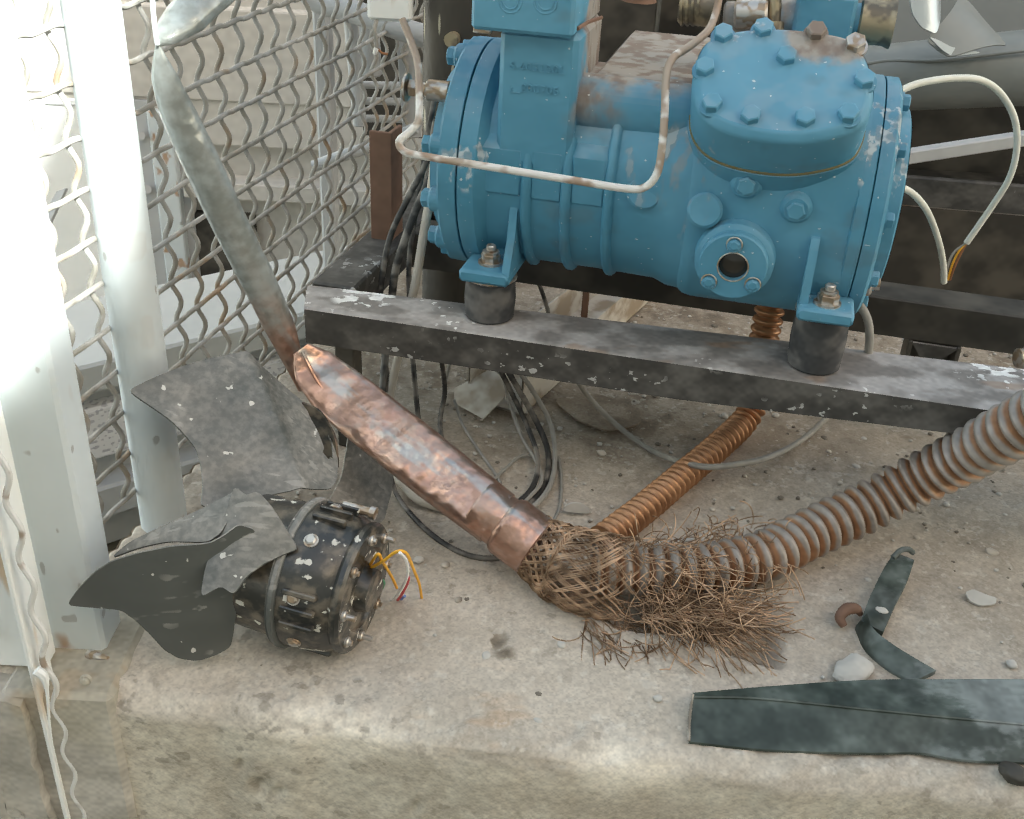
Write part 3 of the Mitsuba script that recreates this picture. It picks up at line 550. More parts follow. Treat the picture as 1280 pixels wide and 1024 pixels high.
for k in range(12):
    a = D(180 - 18 + 30 * k); q = lp(-.067, AV + .126 * math.cos(a), AW + .126 * math.sin(a))
    if k == 11:
        add(ec + '__fitting', cat([cyl(q, q - EX * .03, .0125, n=20, bev=.002), cyl(q - EX * .03, q - EX * .042, .008, n=16), hexbolt(q - EX * .042, -EX, .011, .010, False), cyl(q - EX * .054, q - EX * .057, .0165, n=24)]), 'm_steel', 35, 'steel fitting in the end cover')
    else:
        add(ec + '__bolt', cat([cyl(q + EX * .01, q - EX * .012, .0155, n=22, bev=.003), hexbolt(q - EX * .012, -EX, .0115, .010, False, k)]), 'm_paint', 30)
cc = cp + '__crankcase'
add(cc, solid([(.222, .12, .12, 2.4), (.226, .130, .130, 2.5), (.234, .136, .135, 2.6), (.245, .138, .137, 2.6), (.398, .138, .137, 2.6), (.414, .138, .137, 2.5)]), 'm_paint', 40)
add(cp + '__bearing_cover', cat([solid([(.411, .140, .140), (.413, .143, .143), (.425, .143, .143), (.427, .140, .140)]), solid([(.4275, .141, .141), (.428, .142, .142), (.442, .142, .142), (.446, .136, .136), (.448, .112, .112), (.461, .108, .108), (.464, .10, .10)])]), 'm_paint', 35, 'right end bearing cover with chipped paint')
for k in range(10):
    a = D(172 + 36 * k); q = lp(.446, AV + .124 * math.cos(a), AW + .124 * math.sin(a))
    add(cp + '__bearing_cover__bolt', hexbolt(q, EX, .0095, .010, True, k), 'm_paint', 30)
add(cp + '__oil_fitting', cat([cyl(on_v(1070, 352, .04), on_v(1090, 352, .04), .017, n=18, bev=.003), cyl(on_v(1085, 352, .04), on_v(1100, 353, .04), .010, n=14)]), 'm_steel', 30, 'grimy steel oil fitting')
# cylinder head
HA = D(50); NH = -EY * math.cos(HA) + EZ * math.sin(HA); TH = EY * math.sin(HA) + EZ * math.cos(HA)
HC = lp(.315, -.018, .33)
def on_h(x, y): p = ppl(x, y, HC, NH) - HC; return A([p @ EX, p @ TH])
hout = closed_spline([on_h(*q) for q in ((893, 42), (955, 30), (1035, 36), (1073, 52), (1090, 95), (1086, 132), (1064, 155), (1005, 168), (945, 164), (895, 148), (871, 118), (873, 75))], 6)
hout = hout * A([1.035, 1.05]) + A([0.0, -.003])
hf = (HC, EX, TH, NH)
chd = cp + '__cylinder_head'
add(chd, prism(hout, -.062, .0, hf, .011), 'm_paint', 40)
add(chd + '__gasket', prism(hout * 1.012, -.0655, -.0622, hf), 'm_olive', 40)
add(cp + '__head_seat', prism(hout * 1.03, -.16, -.0657, hf), 'm_paint', 40)
for i, (x, y) in enumerate(((904, 44), (954, 37), (1020, 41), (1069, 56), (1080, 101), (1060, 144), (1006, 149), (938, 146), (890, 131), (881, 86), (983, 72))):
    q = on_h(x, y); b = HC + q[0] * EX + q[1] * TH
    add(chd + '__bolt', hexbolt(b - NH * .004, NH, .0108, .0125, True, i), 'm_paint' if i not in (3,) else 'm_steel', 30, 'bare steel bolt head' if i == 3 else None)
# plugs and oil sight glass
FV = -.024
add(cp + '__plug', cyl(on_v(881, 263, FV + .03), on_v(881, 263, FV - .006), .020, n=40, bev=.003), 'm_paint', 35, 'large flat round plug')
for x, y in ((933, 232), (995, 263)):
    q = on_v(x, y, FV - .002)
    add(cp + '__plug', cat([lathe(q + EY * .05, -EY, [(0, .021), (.035, .020), (.045, .0165), (.049, .013)], 32), hexbolt(q + EY * .002, -EY, .0105, .008, True, x)]), 'm_paint', 35)
sg = cp + '__sight_glass'; q = on_v(916, 334, -.05)
c2 = q
add(sg, lathe(q + EY * .035, -EY, [(0, .046), (.018, .0445), (.022, .040), (.0222, .0385), (.033, .0385), (.035, .037), (.035, .0172), (.029, .0168), (.02, .0168), (.0199, .0)], 56), 'm_paint', 35)
add(sg + '__glass', lathe(q + EY * .02, -EY, [(0, .0165), (.010, .0165), (.012, .012), (.0125, .001)], 32), 'm_glass_dark', 40, 'dark round oil glass')
add(sg + '__ring', trimesh.creation.torus(.0170, .0009, 40, 8).apply_transform(np.vstack([np.column_stack([EX, EZ, -EY, q - EY * .0002]), [0, 0, 0, 1]])), 'm_steel', True)
for x, y in ((918, 306), (886, 352), (941, 356)):
    add(sg + '__bolt', cat([cyl(on_v(x, y, -.048), on_v(x, y, -.0525), .0088, n=20, bev=.001), hexbolt(on_v(x, y, -.052), -EY, .0062, .005, False, x)]), 'm_paint', 30)
    add(sg + '__washer', trimesh.creation.torus(.0083, .0011, 24, 6).apply_transform(np.vstack([np.column_stack([EX, EZ, -EY, on_v(x, y, -.0515)]), [0, 0, 0, 1]])), 'm_steel', True)
# feet
for (u0, side, up_) in ((0.0, 1, .010), (0.403, -1, .027)):
    ft = add(cp + '__foot', cat([lbox([u0 - .032, -.036 - (side < 0) * .010, .046 + up_], [u0 + .031, .10, .063 + up_], .0055), lbox([u0 - .032, .03, .05 + up_], [u0 + .031, .12, .09 + up_], .012)]), 'm_paint', 40)
    ur = u0 + side * .026
    prof = [(-.033, .060), (-.028, .070), (-.012, .105), (-.004, .14), (.012, .165), (.07, .17), (.07, .06)]
    if side < 0: prof = [(-.034, .060), (-.0345, .085), (-.034, .115), (-.032, .140), (-.026, .152), (.07, .155), (.07, .06)]
    add(ft + '__web', loft([[lp(ur + o, v, w + up_ * (1 if w < .1 else .5)) for v, w in prof] for o in (-.0048, .0048)]), 'm_paint', 25)
    b = lp(u0, -.004 - (side < 0) * .020, .063 + up_)
    add(ft + '__nut', cat([cyl(b, b + EZ * .003, .0155, n=28), hexbolt(b + EZ * .003, EZ, .0125, .010, False, 1), cyl(b + EZ * .013, b + EZ * .016, .0105, n=20), cyl(b + EZ * .016, b + EZ * .024, .0062, n=16, bev=.0015)]), 'm_steel', 30)
    add('rubber_mount', lathe(lp(u0, 0, .0005), EZ, [(0, .029), (.002, .031), (.022 + up_ / 2, .0325), (.040 + up_, .031), (.0415 + up_, .0325), (.044 + up_, .0325)], 44), 'm_rubber', 35,
        ('left' if side > 0 else 'right') + ' black rubber mount between the ' + ('left' if side > 0 else 'right') + ' foot of the blue compressor and the frame', 'rubber mount', 'rubber mounts under the compressor')
add('rubber_mount__cap', lathe(lp(0, 0, .054), EZ, [(0, .033), (.002, .033)], 40), 'm_steel', 35)
add('rubber_mount_001__cap', lathe(lp(.403, 0, .071), EZ, [(0, .033), (.002, .033)], 40), 'm_steel', 35)
# terminal box on its pedestal
add(cp + '__pedestal', lbox([.001, -.006, .20], [.0905, .14, .352], .006), 'm_paint', 35)
def text_at(t, x, y, v, h):
    m = meshkit.text_mesh(t, h, .0016); p = on_v(x, y, v)
    m.vertices = p + A(m.vertices)[:, :1] * EX + A(m.vertices)[:, 1:2] * EZ + A(m.vertices)[:, 2:] * -EY; return m
add(cp + '__pedestal__casting_number', text_at('S 4031501', 637, 86, -.0062, .0085), 'm_paint', False)
add(cp + '__pedestal__casting_number', text_at('200705', 650, 114, -.0062, .0085), 'm_paint', False)
add(cp + '__pedestal__casting_mark', cat([bx(on_v(644, 116, -.0065), [.005, .0008, .0007], FR, .0003), bx(on_v(639, 113, -.0065), [.0007, .0008, .003], FR, .0003)]), 'm_paint', False)
tb = cp + '__terminal_box'
add(tb, lbox([-.026, -.030, .3525], [.088, .13, .50], .004), 'm_paint', 30)
for x in (638, 682):
    for r in (.0125, .0085):
        add(tb + '__knockout', trimesh.creation.torus(r, .0008, 40, 8).apply_transform(np.vstack([np.column_stack([EX, EZ, -EY, on_v(x, 1 if x < 660 else 2, -.0302)]), [0, 0, 0, 1]])), 'm_paint', True)
add(cp + '__clip', cat([bx(on_v(603, 38, -.01), [.010, .004, .003], FR, .001)]), 'm_steel', 30)
# suction side on top
def capsule(u0, u1, v, w, r): return lathe(lp(u0, v, w), EX, [(0, .002), (r * .12, r * .5), (r * .4, r * .85), (r, r), (u1 - u0 - r, r), (u1 - u0 - r * .4, r * .85), (u1 - u0 - r * .12, r * .5), (u1 - u0, .002)], 32)
add(cp + '__manifold', cat([capsule(.05, .245, .045, .268, .034), lbox([.094, .045, .20], [.236, .34, .302], .012)]), 'm_paint', 50, 'rust stained top manifold')
add(cp + '__suction_stub', lathe(pz(797, 0, .516), [0.03, -.05, 1], [(0, .030), (.006, .027), (.014, .026), (.016, .024), (.016, .017), (.004, .016), (.0035, 0)], 36), 'm_rust', 35, 'open rusty copper stub')
add(cp + '__bracket', tube([on_v(722, 36, -.01), on_v(735, 28, .02), on_v(752, 22, .05)], .0022, 6), 'm_rust', 35)
sv = cp + '__service_valve'
V0 = .125
add(sv, cat([cyl(on_v(905, 26, V0), on_v(1000, 22, V0), .021, n=28, bev=.003), bx(on_v(1030, 20, V0), [.033, .026, .026], FR, .004), bx(on_v(1052, 24, V0), [.013, .024, .029], FR, .003), cyl(on_v(1050, 24, V0), on_v(1078, 26, V0), .0185, n=26)]), 'm_paint', 35)
add(sv + '__cap', lathe(on_v(1073, 26, V0), EX, [(0, .020), (.002, .0245), (.03, .0245), (.036, .027), (.038, .027), (.038, .021), (.03, .02), (.03, 0)], 30), 'm_brass', 35, 'tarnished brass valve cap')
add(sv + '__stem', cat([cyl(on_v(968, 38, V0 - .02), on_v(969, -30, V0 - .01), .0075, n=14), cyl(on_v(967, 40, V0 - .025), on_v(968, 28, V0 - .022), .011, n=14)]), 'm_brass', 35)
add(sv + '__sleeve', cyl(on_v(918, 18, V0 - .018), on_v(960, 17, V0 - .018), .0165, n=24, bev=.003), 'm_steel', 35)
add(sv + '__spindle', cat([cyl(on_v(850, 8, V0), on_v(900, 14, V0), .019, n=22, bev=.002)] + [cyl(on_v(852 + 7 * k, 8, V0), on_v(855 + 7 * k, 8, V0), .022, n=22) for k in range(4)]), 'm_brass', 35)

# ------------------------------------------------------------------ thin tube looping over the compressor
def lpx(x, y, v): return on_v(x, y, v)
add('capillary_tube', tube([lpx(503, 24, .05), lpx(513, 50, .04), lpx(522, 78, .02), lpx(524, 115, -.01), lpx(523, 150, -.04), lpx(513, 164, -.05), lpx(499, 177, -.06), lpx(507, 190, -.065), lpx(540, 197, -.065), lpx(620, 210, -.062), lpx(720, 226, -.06), lpx(785, 236, -.058), lpx(808, 233, -.058), lpx(822, 215, -.056), lpx(828, 180, -.05), lpx(831, 140, -.035), lpx(833, 95, -.01), lpx(842, 72, .01), lpx(862, 58, .03), lpx(885, 38, .06), lpx(895, 15, .09), lpx(900, -10, .10)], .0044, 12, 10), 'm_capillary', 60,
    'thin white painted tube looping in front of the blue compressor body', 'tube')
w = add('white_sensor_cable', tube([lpx(1124, 114, .12), lpx(1150, 104, .14), lpx(1190, 98, .17), lpx(1225, 100, .2), lpx(1250, 116, .22), lpx(1268, 148, .235), lpx(1271, 185, .24), lpx(1262, 222, .245), lpx(1240, 258, .25), lpx(1208, 304, .252)], .0042, 12), 'm_cable_white', 60,
    'white cable arching from the right end of the compressor with bare ends', 'cable')
for i, (m_, o) in enumerate((('m_yellow', 0), ('m_brown', 4), ('m_cable_gray', -5))):
    add(w + '__wire', tube([lpx(1208, 304, .252), lpx(1198 + o, 315, .252), lpx(1190 + o, 332, .255), lpx(1185 + o * .6, 350, .262)], .0016, 8), m_, 60)
add('white_power_cable', tube([lpx(1122, 232, .10), lpx(1142, 243, .13), lpx(1160, 266, .17), lpx(1173, 300, .21), lpx(1179, 330, .245), lpx(1180, 353, .262)], .0042, 12), 'm_cable_white', 60,
    'short white cable dropping from the compressor to the rear rail', 'cable')

# ------------------------------------------------------------------ copper pipe with sleeve, collar, braid and corrugated hose
hp = 'flexible_copper_pipe'
tag(hp, 'crushed copper pipe with frayed wire braid and corrugated hose lying across the plinth', 'copper pipe')
NC = unit(A([-.12, -.80, .58]))
up_pts = [py(197, 56, 1.06), py(205, 95, 1.07), py(222, 140, 1.085), py(250, 200, 1.10), py(285, 275, 1.125), (py(320, 345, 1.15)), py(348, 405, 1.17), py(364, 445, 1.18), py(377, 488, 1.18)]
add(hp + '__upper_pipe', flat_tube(up_pts, [.002, .0125, .0175, .0195, .020, .020, .0185, .0135, .004], [.0018, .008, .013, .016, .016, .014, .010, .006, .0025], unit(A([.35, -.85, .45])), jit=.0018), 'm_copper', 50, 'grey green tarnished upper pipe')
add(hp + '__bent_end', flat_tube([py(196, 58, 1.06), py(206, 46, 1.07), py(232, 22, 1.10), py(268, -12, 1.14), py(300, -42, 1.18), py(380, -130, 1.27), py(520, -290, 1.42)], [.002, .012, .021, .022, .022, .021, .021], [.0018, .007, .012, .015, .016, .018, .019], unit(A([-.2, -.8, .5])), jit=.003, seed=3), 'm_copper', 50, 'kinked grey end of the pipe')
add(hp + '__bent_end__wire', tube([py(190, -6, 1.055), py(193, 30, 1.055), py(197, 56, 1.056)], .0025, 8), 'm_pale_paint', 40)
sl = [py(376, 436, 1.165), py(392, 458, 1.16), py(420, 487, 1.14), py(462, 522, 1.11), py(505, 556, 1.08), py(550, 592, 1.055), py(592, 625, 1.03), py(622, 648, 1.015)]
add(hp + '__sleeve', flat_tube(sl, [.011, .028, .035, .036, .036, .0355, .034, .0325], [.003, .007, .009, .011, .014, .018, .022, .026], unit(A([.25, -.75, .6])), jit=.0055, seed=5, sq=3.0), 'm_copper', 50, 'dented bright copper sleeve')
add(hp + '__sleeve__seam', tube([py(378, 440, 1.152), py(398, 478, 1.138), py(425, 510, 1.118), py(470, 548, 1.088), py(520, 585, 1.05), py(560, 612, 1.03)], .0022, 6), 'm_copper', 50)
cl0, cl1 = py(598, 630, 1.026), py(668, 682, .992)
td = unit(cl1 - cl0)
add(hp + '__collar', cat([lathe(cl0, td, [(0, .0305), (.004, .033), (.022, .033), (.025, .0315), (.036, .0315), (.038, .034), (.044, .0365), (.082, .0365), (.084, .034), (.083, .03), (.05, .03)], 48)]), 'm_copper', 40, 'clamped copper collar')
# corrugated hose: centre line and rings
def corrugated(P, r, pitch, amp, n=36, rv=None, seed=0):
    P = spline(P, 14); L = np.concatenate([[0], np.cumsum(np.linalg.norm(np.diff(P, axis=0), axis=1))])
    s = np.arange(0, L[-1], pitch / 9); C = np.stack([np.interp(s, L, P[:, k]) for k in range(3)], 1)
    R = lin(np.atleast_1d(r), len(s)); ph = s / pitch * 2 * np.pi
    wave = np.clip(np.abs(np.cos(ph / 2)), 0, 1) ** 0.9
    jit = 1 + 0.03 * (meshkit.noise(np.column_stack([s * 60, s * 0, s * 0]), seed) - .5)
    T, N, B = frames(C); a = np.arange(n) * 2 * np.pi / n
    rr = (R - amp + amp * wave * 1.0) * jit
    V = C[:, None] + rr[:, None, None] * (np.cos(a)[None, :, None] * N[:, None] + np.sin(a)[None, :, None] * B[:, None])
    m = loft(V); uv = np.vstack([np.column_stack([np.repeat(wave, n), np.tile(a / 6.28, len(s))]), [[.2, 0], [.2, 0]]])
    return m, uv
def add_uv(key, mu, mat, label=None, cat_=None):
    scene[key] = mikit.ply(mu[0], mat, smooth=True, uv=mu[1]); tag(key, label, cat_); return key
hz = lambda x, y, z=0.0: pz(x, y, z)
hose_path = [hz(742, 712, .036), hz(800, 712, .036), hz(870, 712, .034), hz(950, 697, .034), hz(1010, 668, .040), hz(1080, 635, .060), hz(1140, 604, .095), hz(1195, 576, .140), hz(1245, 549, .19), hz(1310, 514, .25), hz(1400, 462, .33), [.62, .90, .43], [.78, 1.0, .58], [.95, 1.15, .66]]
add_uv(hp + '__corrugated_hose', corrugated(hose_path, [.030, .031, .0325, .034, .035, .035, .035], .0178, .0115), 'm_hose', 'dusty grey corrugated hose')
# braid
rng = np.random.default_rng(11)
bp = spline([cl1 - td * .012, hz(700, 702, .036), hz(735, 716, .038), hz(780, 724, .036), hz(840, 730, .034), hz(900, 728, .034)], 12)
bl = np.concatenate([[0], np.cumsum(np.linalg.norm(np.diff(bp, axis=0), axis=1))]); BT, BN, BB = frames(bp)
def on_braid(s, a, r):
    c = np.stack([np.interp(s, bl, bp[:, k]) for k in range(3)], -1); n_ = np.stack([np.interp(s, bl, BN[:, k]) for k in range(3)], -1); b_ = np.stack([np.interp(s, bl, BB[:, k]) for k in range(3)], -1)
    return c + r[..., None] * (np.cos(a)[..., None] * n_ + np.sin(a)[..., None] * b_)
def strand(P, r=.0008): return tube(P, r, 3, smooth_path=False, cap=False)
ms = []
Lb = bl[-1]
for d in (1, -1):
    for k in range(22):
        for q_ in range(4):
            end = min(Lb, rng.normal(.110, .022)); s = np.linspace(0, max(.03, end), 34)
            a = k / 22 * 2 * np.pi + d * s * 21 + (q_ - 1.5) * .04 + rng.normal(0, .012) + (meshkit.noise(np.column_stack([s * 30, s * 0 + k, s * 0 + q_ * .3]), 7) - .5) * .12
            r = np.interp(s, [0, .012, .05, .09, .13, .2], [.034, .036, .0455, .048, .047, .05]) + .0012 * np.sin(s * 300 + d * 1.57 + k) + (meshkit.noise(np.column_stack([s * 40 + k, s * 0 + d, s * 0 + q_ * .3]), 3) - .5) * .0015 * np.clip(s / .06, 0, 1)
            P = on_braid(s, a, r); P[:, 2] = np.maximum(P[:, 2], .0035); ms.append(strand(P, .00075))
add(hp + '__braid', cat(ms), 'm_braid', True, 'loosened copper wire braid', kind='stuff')
ms = []
def fray(p, d, L, curl, n=12, floor=.002, r=.0007):
    d = unit(d); P = [A(p)]; k = rng.normal(0, 1, 3); st = L / n
    for i in range(n):
        d = unit(d + np.cross(k, d) * curl / n + rng.normal(0, .05, 3) + A([0, 0, -.5 / n])); q = P[-1] + d * st
        if q[2] < floor: q[2] = floor + rng.uniform(0, .002); d[2] = abs(d[2]) * .3
        P.append(q)
    return strand(A(P), r)
fd1 = unit(hz(960, 800, 0) - hz(800, 740, 0)); fd2 = unit(hz(960, 700, 0) - hz(800, 720, 0))
for i in range(230):
    s = np.clip(rng.normal(.165, .03), .115, Lb); a = rng.uniform(0, 6.28)
    P = on_braid(A([s]), A([a]), A([rng.uniform(.020, .044)]))[0]; P[2] = max(P[2], .004)
    t = rng.uniform(0, 1); d = fd1 * t + fd2 * (1 - t) + rng.normal(0, .45, 3) * A([1, 1, .5])
    ms.append(fray(P, d, rng.uniform(.03, .095), rng.normal(0, 1.6)))
for i in range(300):                                     # thick tassel towards the lower right
    b = hz(rng.uniform(800, 905), rng.uniform(742, 775), rng.uniform(.004, .035))
    ms.append(fray(b, fd1 + rng.normal(0, .33, 3) * A([1, 1, .4]), rng.uniform(.04, .11), rng.normal(0, 1.3)))
for i in range(120):                                     # clump lying over the hose
    b = hz(rng.uniform(850, 985), rng.uniform(660, 715), 0.0) ; b = hz(rng.uniform(855, 985), rng.uniform(655, 712), rng.uniform(.03, .060))
    ms.append(fray(b, unit(rng.normal(0, 1, 3) + A([.6, -.1, .1])), rng.uniform(.02, .055), rng.normal(0, 2.5)))
for i in range(46):                                      # single hairs on the concrete
    b = hz(rng.uniform(725, 800), rng.uniform(760, 790), .004)
    ms.append(fray(b, unit(hz(820, 840) - hz(770, 775)) + rng.normal(0, .3, 3) * A([1, 1, .1]), rng.uniform(.03, .075), rng.normal(0, 1)))
for i in range(26):
    b = hz(rng.uniform(800, 840), rng.uniform(680, 700), .05)
    ms.append(fray(b, unit(hz(800, 670, .06) - hz(760, 700, .04)) + rng.normal(0, .4, 3), rng.uniform(.03, .07), rng.normal(0, 1)))
for i in range(26):
    b = hz(rng.uniform(925, 950), rng.uniform(740, 790), .006)
    ms.append(fray(b, A([1, .1, 0]) + rng.normal(0, .3, 3) * A([1, 1, .1]), rng.uniform(.025, .06), rng.normal(0, 1)))
add(hp + '__frayed_wires', cat(ms), 'm_braid', True, 'tangle of frayed brown wires', kind='stuff')
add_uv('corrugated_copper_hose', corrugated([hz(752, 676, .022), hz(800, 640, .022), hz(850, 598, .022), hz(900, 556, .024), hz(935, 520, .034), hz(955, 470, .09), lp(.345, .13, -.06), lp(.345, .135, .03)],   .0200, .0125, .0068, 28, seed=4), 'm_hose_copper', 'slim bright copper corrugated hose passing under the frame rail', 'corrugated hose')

# ------------------------------------------------------------------ fan motor with bent blades
fm = 'fan_motor'
tag(fm, 'dirty black fan motor with bent sheet metal blades lying by the posts', 'fan')
FA = unit(A([math.cos(D(15)), -math.sin(D(15)), -.05])); FC = pz(376, 714, .080)
FX = unit(np.cross(FA, EZ)); FZ = np.cross(FX, FA)
add(fm + '__drum', lathe(FC - FA * .060, FA, [(0, .05), (.001, .064), (.004, .069), (.055, .072), (.058, .073)], 64), 'm_motor', 30)
add(fm + '__rim', lathe(FC, FA, [(-.001, .079), (0, .078), (.002, .080), (.006, .080), (.008, .078), (.009, .074)], 72), 'm_fan', 30)
add(fm + '__stator_housing', lathe(FC + FA * .007, FA, [(0, .076), (.02, .0755), (.03, .074), (.046, .071), (.054, .066), (.056, .06)], 64), 'm_motor', 30)
fin = []
for k in range(28):
    a = D(k * 360 / 28); d = math.cos(a) * FX + math.sin(a) * FZ
    if k % 7 in (0, 1, 2): add(fm + '__cooling_fin', bx(FC + FA * .032 + d * .0755, [.018, .0028, .0045], [FA, np.cross(d, FA), d], .0015), 'm_motor', 30)
for k in range(8):
    a = D(22 + 45 * k); d = math.cos(a) * FX + math.sin(a) * FZ
    add(fm + '__screw', cat([hexbolt(FC + FA * .026 + d * .0742, d, .006, .005, True, k)]), 'm_steel', 30)
es = fm + '__end_shield'
add(es, cat([lathe(FC + FA * .060, FA, [(0, .06), (.001, .067), (.004, .069), (.009, .069), (.012, .066), (.013, .045), (.010, .042), (.010, .025), (.022, .022), (.023, .0)], 56)]), 'm_motor', 30)
for k in range(8):
    a = D(10 + 45 * k); d = math.cos(a) * FX + math.sin(a) * FZ; b = FC + FA * .070 + d * .057
    add(es + '__screw', cat([cyl(b - FA * .004, b + FA * .006, .0058, n=16, bev=.0012), cyl(b + FA * .006, b + FA * (.016 if k % 3 == 0 else .009), .003, n=10)]), 'm_steel', 30)
for k in (2, 5): 
    a = D(10 + 45 * k + 20); d = math.cos(a) * FX + math.sin(a) * FZ; b = FC + FA * .03 + d * .078
    add(fm + '__terminal_stud', cat([cyl(b, b + FA * .03, .005, n=12), cyl(b + FA * .03, b + FA * .036, .007, n=12)]), 'm_steel', 30)
r1 = (py(162, 485, .985), py(420, 590, 1.015), py(300, 450, 1.085))
add(fm + '__blade', px_sheet([(161, 486), (185, 476), (215, 467), (250, 459), (285, 451), (303, 449), (330, 468), (352, 482), (380, 505), (402, 530), (416, 556), (421, 580), (417, 604), (408, 618), (380, 621), (330, 624), (300, 634), (252, 632), (255, 606), (252, 585), (244, 562), (232, 545), (215, 528), (190, 508)], r1,
    bend=lambda x, y: .010 * np.exp(-np.abs(x - .035 - y * .35) / .012) + .022 * np.exp(-((x - .02) / .08) ** 2) - .9 * np.maximum(0, x - .05) ** 2 - .008, thick=.0022, noise_amp=.006, seed=2,
    hole_px=[[(384, 517), (396, 520), (408, 538), (414, 560), (414, 576), (407, 578), (402, 563), (396, 546)]]), 'm_fan', 40, 'upper dusty blade with a torn slot')
add(fm + '__slot_shade', px_sheet([(372, 500), (400, 512), (420, 545), (424, 590), (396, 590), (384, 545)], (py(372, 500, 1.075), py(420, 545, 1.05), py(400, 590, 1.045)), thick=.004), 'm_motor', 40)  # added dark sheet, makes the gap behind the torn slot look shaded
r2 = (py(85, 764, .80), py(270, 822, .82), py(300, 660, .832))
fold = lambda x, y: .03 * np.exp(-((y - x * .35 - .0) / .045) ** 2) - .02
add(fm + '__blade', px_sheet([(80, 766), (96, 742), (117, 718), (140, 701), (175, 688), (215, 680), (262, 680), (280, 672), (298, 660), (318, 668), (318, 690), (305, 715), (297, 735), (295, 770), (291, 798), (288, 811), (270, 820), (247, 826), (224, 822), (206, 810), (190, 791), (170, 772), (152, 761), (120, 763)], r2,
    bend=lambda x, y: .012 * np.cos(x * 22 + .3) * np.cos(y * 12) - .006, thick=.0024, noise_amp=.003, seed=4), 'm_fan', 40, 'lower curved blade with long pointed tip')
add(fm + '__blade__flange', px_sheet([(140, 700), (165, 680), (200, 664), (250, 643), (292, 622), (304, 613), (297, 634), (288, 655), (278, 670), (262, 681), (215, 681), (175, 689)], (py(140, 701, .845), py(262, 681, .835), py(304, 613, .885)), bend=lambda x, y: .006 * np.cos(x * 22), thick=.0022, noise_amp=.002), 'm_fan', 40)
add(fm + '__blade__fold', px_sheet([(304, 613), (318, 624), (331, 618), (345, 636), (356, 660), (367, 684), (352, 692), (330, 706), (312, 722), (298, 745), (285, 735), (262, 750), (268, 712), (276, 690), (288, 655), (297, 634)], (py(304, 613, .885), py(367, 684, .832), py(268, 740, .815)),
    bend=lambda x, y: .022 * np.cos(x * 26 + .6) - .006, thick=.0024, noise_amp=.005, seed=8), 'm_fan', 40, 'creased shiny fold of the lower blade')
add(fm + '__blade', px_sheet([(428, 520), (455, 540), (478, 560), (487, 590), (480, 625), (470, 660), (440, 668), (412, 650), (405, 632), (420, 600), (424, 560)], (py(430, 520, 1.18), py(486, 600, 1.14), py(420, 660, 1.05)), bend=lambda x, y: .02 * np.cos(x * 20), thick=.0022, noise_amp=.008, seed=6), 'm_fan', 40, 'dusty rear blade behind the motor')
wires = [('m_yellow', [(436, 714, 0), (455, 713, 8), (478, 702, 18), (495, 690, 24), (508, 692, 22), (517, 712, 12), (524, 730, 4), (527, 747, 1)]), ('m_yellow', [(440, 716, 0), (458, 711, 6), (472, 693, 15), (478, 702, 14), (490, 722, 6), (496, 735, 3)]),
         ('m_bare_white', [(440, 719, 0), (455, 735, 4), (478, 755, 2), (498, 742, 8), (509, 720, 18), (508, 702, 24), (500, 691, 27)]), ('m_red', [(438, 717, 2), (458, 738, 3), (480, 757, 2), (497, 750, 4), (508, 732, 10), (511, 722, 12)]),
         ('m_blue', [(439, 720, 0), (452, 737, 2), (470, 756, 1), (490, 758, 1), (506, 745, 4)]), ('m_green', [(438, 715, 3), (455, 722, 3), (472, 738, 2), (480, 730, 3), (476, 722, 3), (470, 712, 6)])]
wx0 = pz(438, 716, .055)
for m_, pts in wires:
    add(fm + '__wire', tube([ppl(x, y, wx0 + A([0, -.0016 * h, 0]), [0, 1.0, .55]) for x, y, h in pts], .0016, 8), m_, 60)

# ------------------------------------------------------------------ cables and hoses on the ground
def gcable(name, pts, r, mat, label, cat_='cable', group=None):
    return add(name, tube([hz(*q) for q in pts], r, 8, 8), mat, 60, label, cat_, group)
gcable('black_cable', [(628, 452, .12), (650, 490, .075), (672, 530, .03), (685, 565, .006), (683, 600, .005), (664, 628, .005), (640, 642, .005)], .0042, 'm_cable_black', 'thick black cable curving from the rail down to the copper sleeve')
gcable('black_cable', [(620, 452, .12), (640, 492, .07), (660, 535, .026), (672, 572, .016), (668, 604, .014), (650, 626, .014), (628, 636, .013)], .0036, 'm_cable_black', 'second black cable just inside the thick black cable loop')
gcable('gray_cable', [(642, 455, .12), (668, 492, .07), (688, 530, .03), (694, 570, .011), (688, 606, .011), (668, 632, .011), (646, 640, .011)], .0036, 'm_cable_gray', 'dusty grey cable just right of the thick black cable')
gcable('black_cable', [(552, 450, .12), (556, 490, .06), (550, 530, .02), (560, 570, .004), (590, 600, .004), (620, 612, .004)], .0034, 'm_cable_black', 'dark cable hanging just left of the metal channel')
gcable('gray_cable', [(610, 456, .10), (628, 470, .09), (636, 500, .05), (652, 545, .014), (672, 580, .013), (676, 604, .013), (655, 628, .012)], .0028, 'm_cable_gray', 'thin grey cable left of the thick black cable')
gcable('thin_wire', [(563, 452, .10), (556, 482, .06), (552, 520, .02), (548, 535, .003)], .0022, 'm_cable_gray', 'thin grey wire hanging left of the metal channel', 'wire')
gcable('thin_wire', [(568, 500, .03), (578, 530, .005), (598, 562, .004), (618, 590, .003), (626, 604, .003)], .0022, 'm_cable_gray', 'thin grey wire lying in front of the metal channel', 'wire')
gcable('thin_wire', [(610, 606, .003), (630, 588, .005), (652, 570, .006), (672, 572, .004)], .0022, 'm_cable_gray', 'short pale wire beside the cable loops', 'wire')
gcable('thin_wire', [(698, 572, .003), (702, 600, .003), (700, 632, .003), (692, 652, .003)], .0024, 'm_cable_gray', 'thin wire curving right of the cable loops', 'wire')
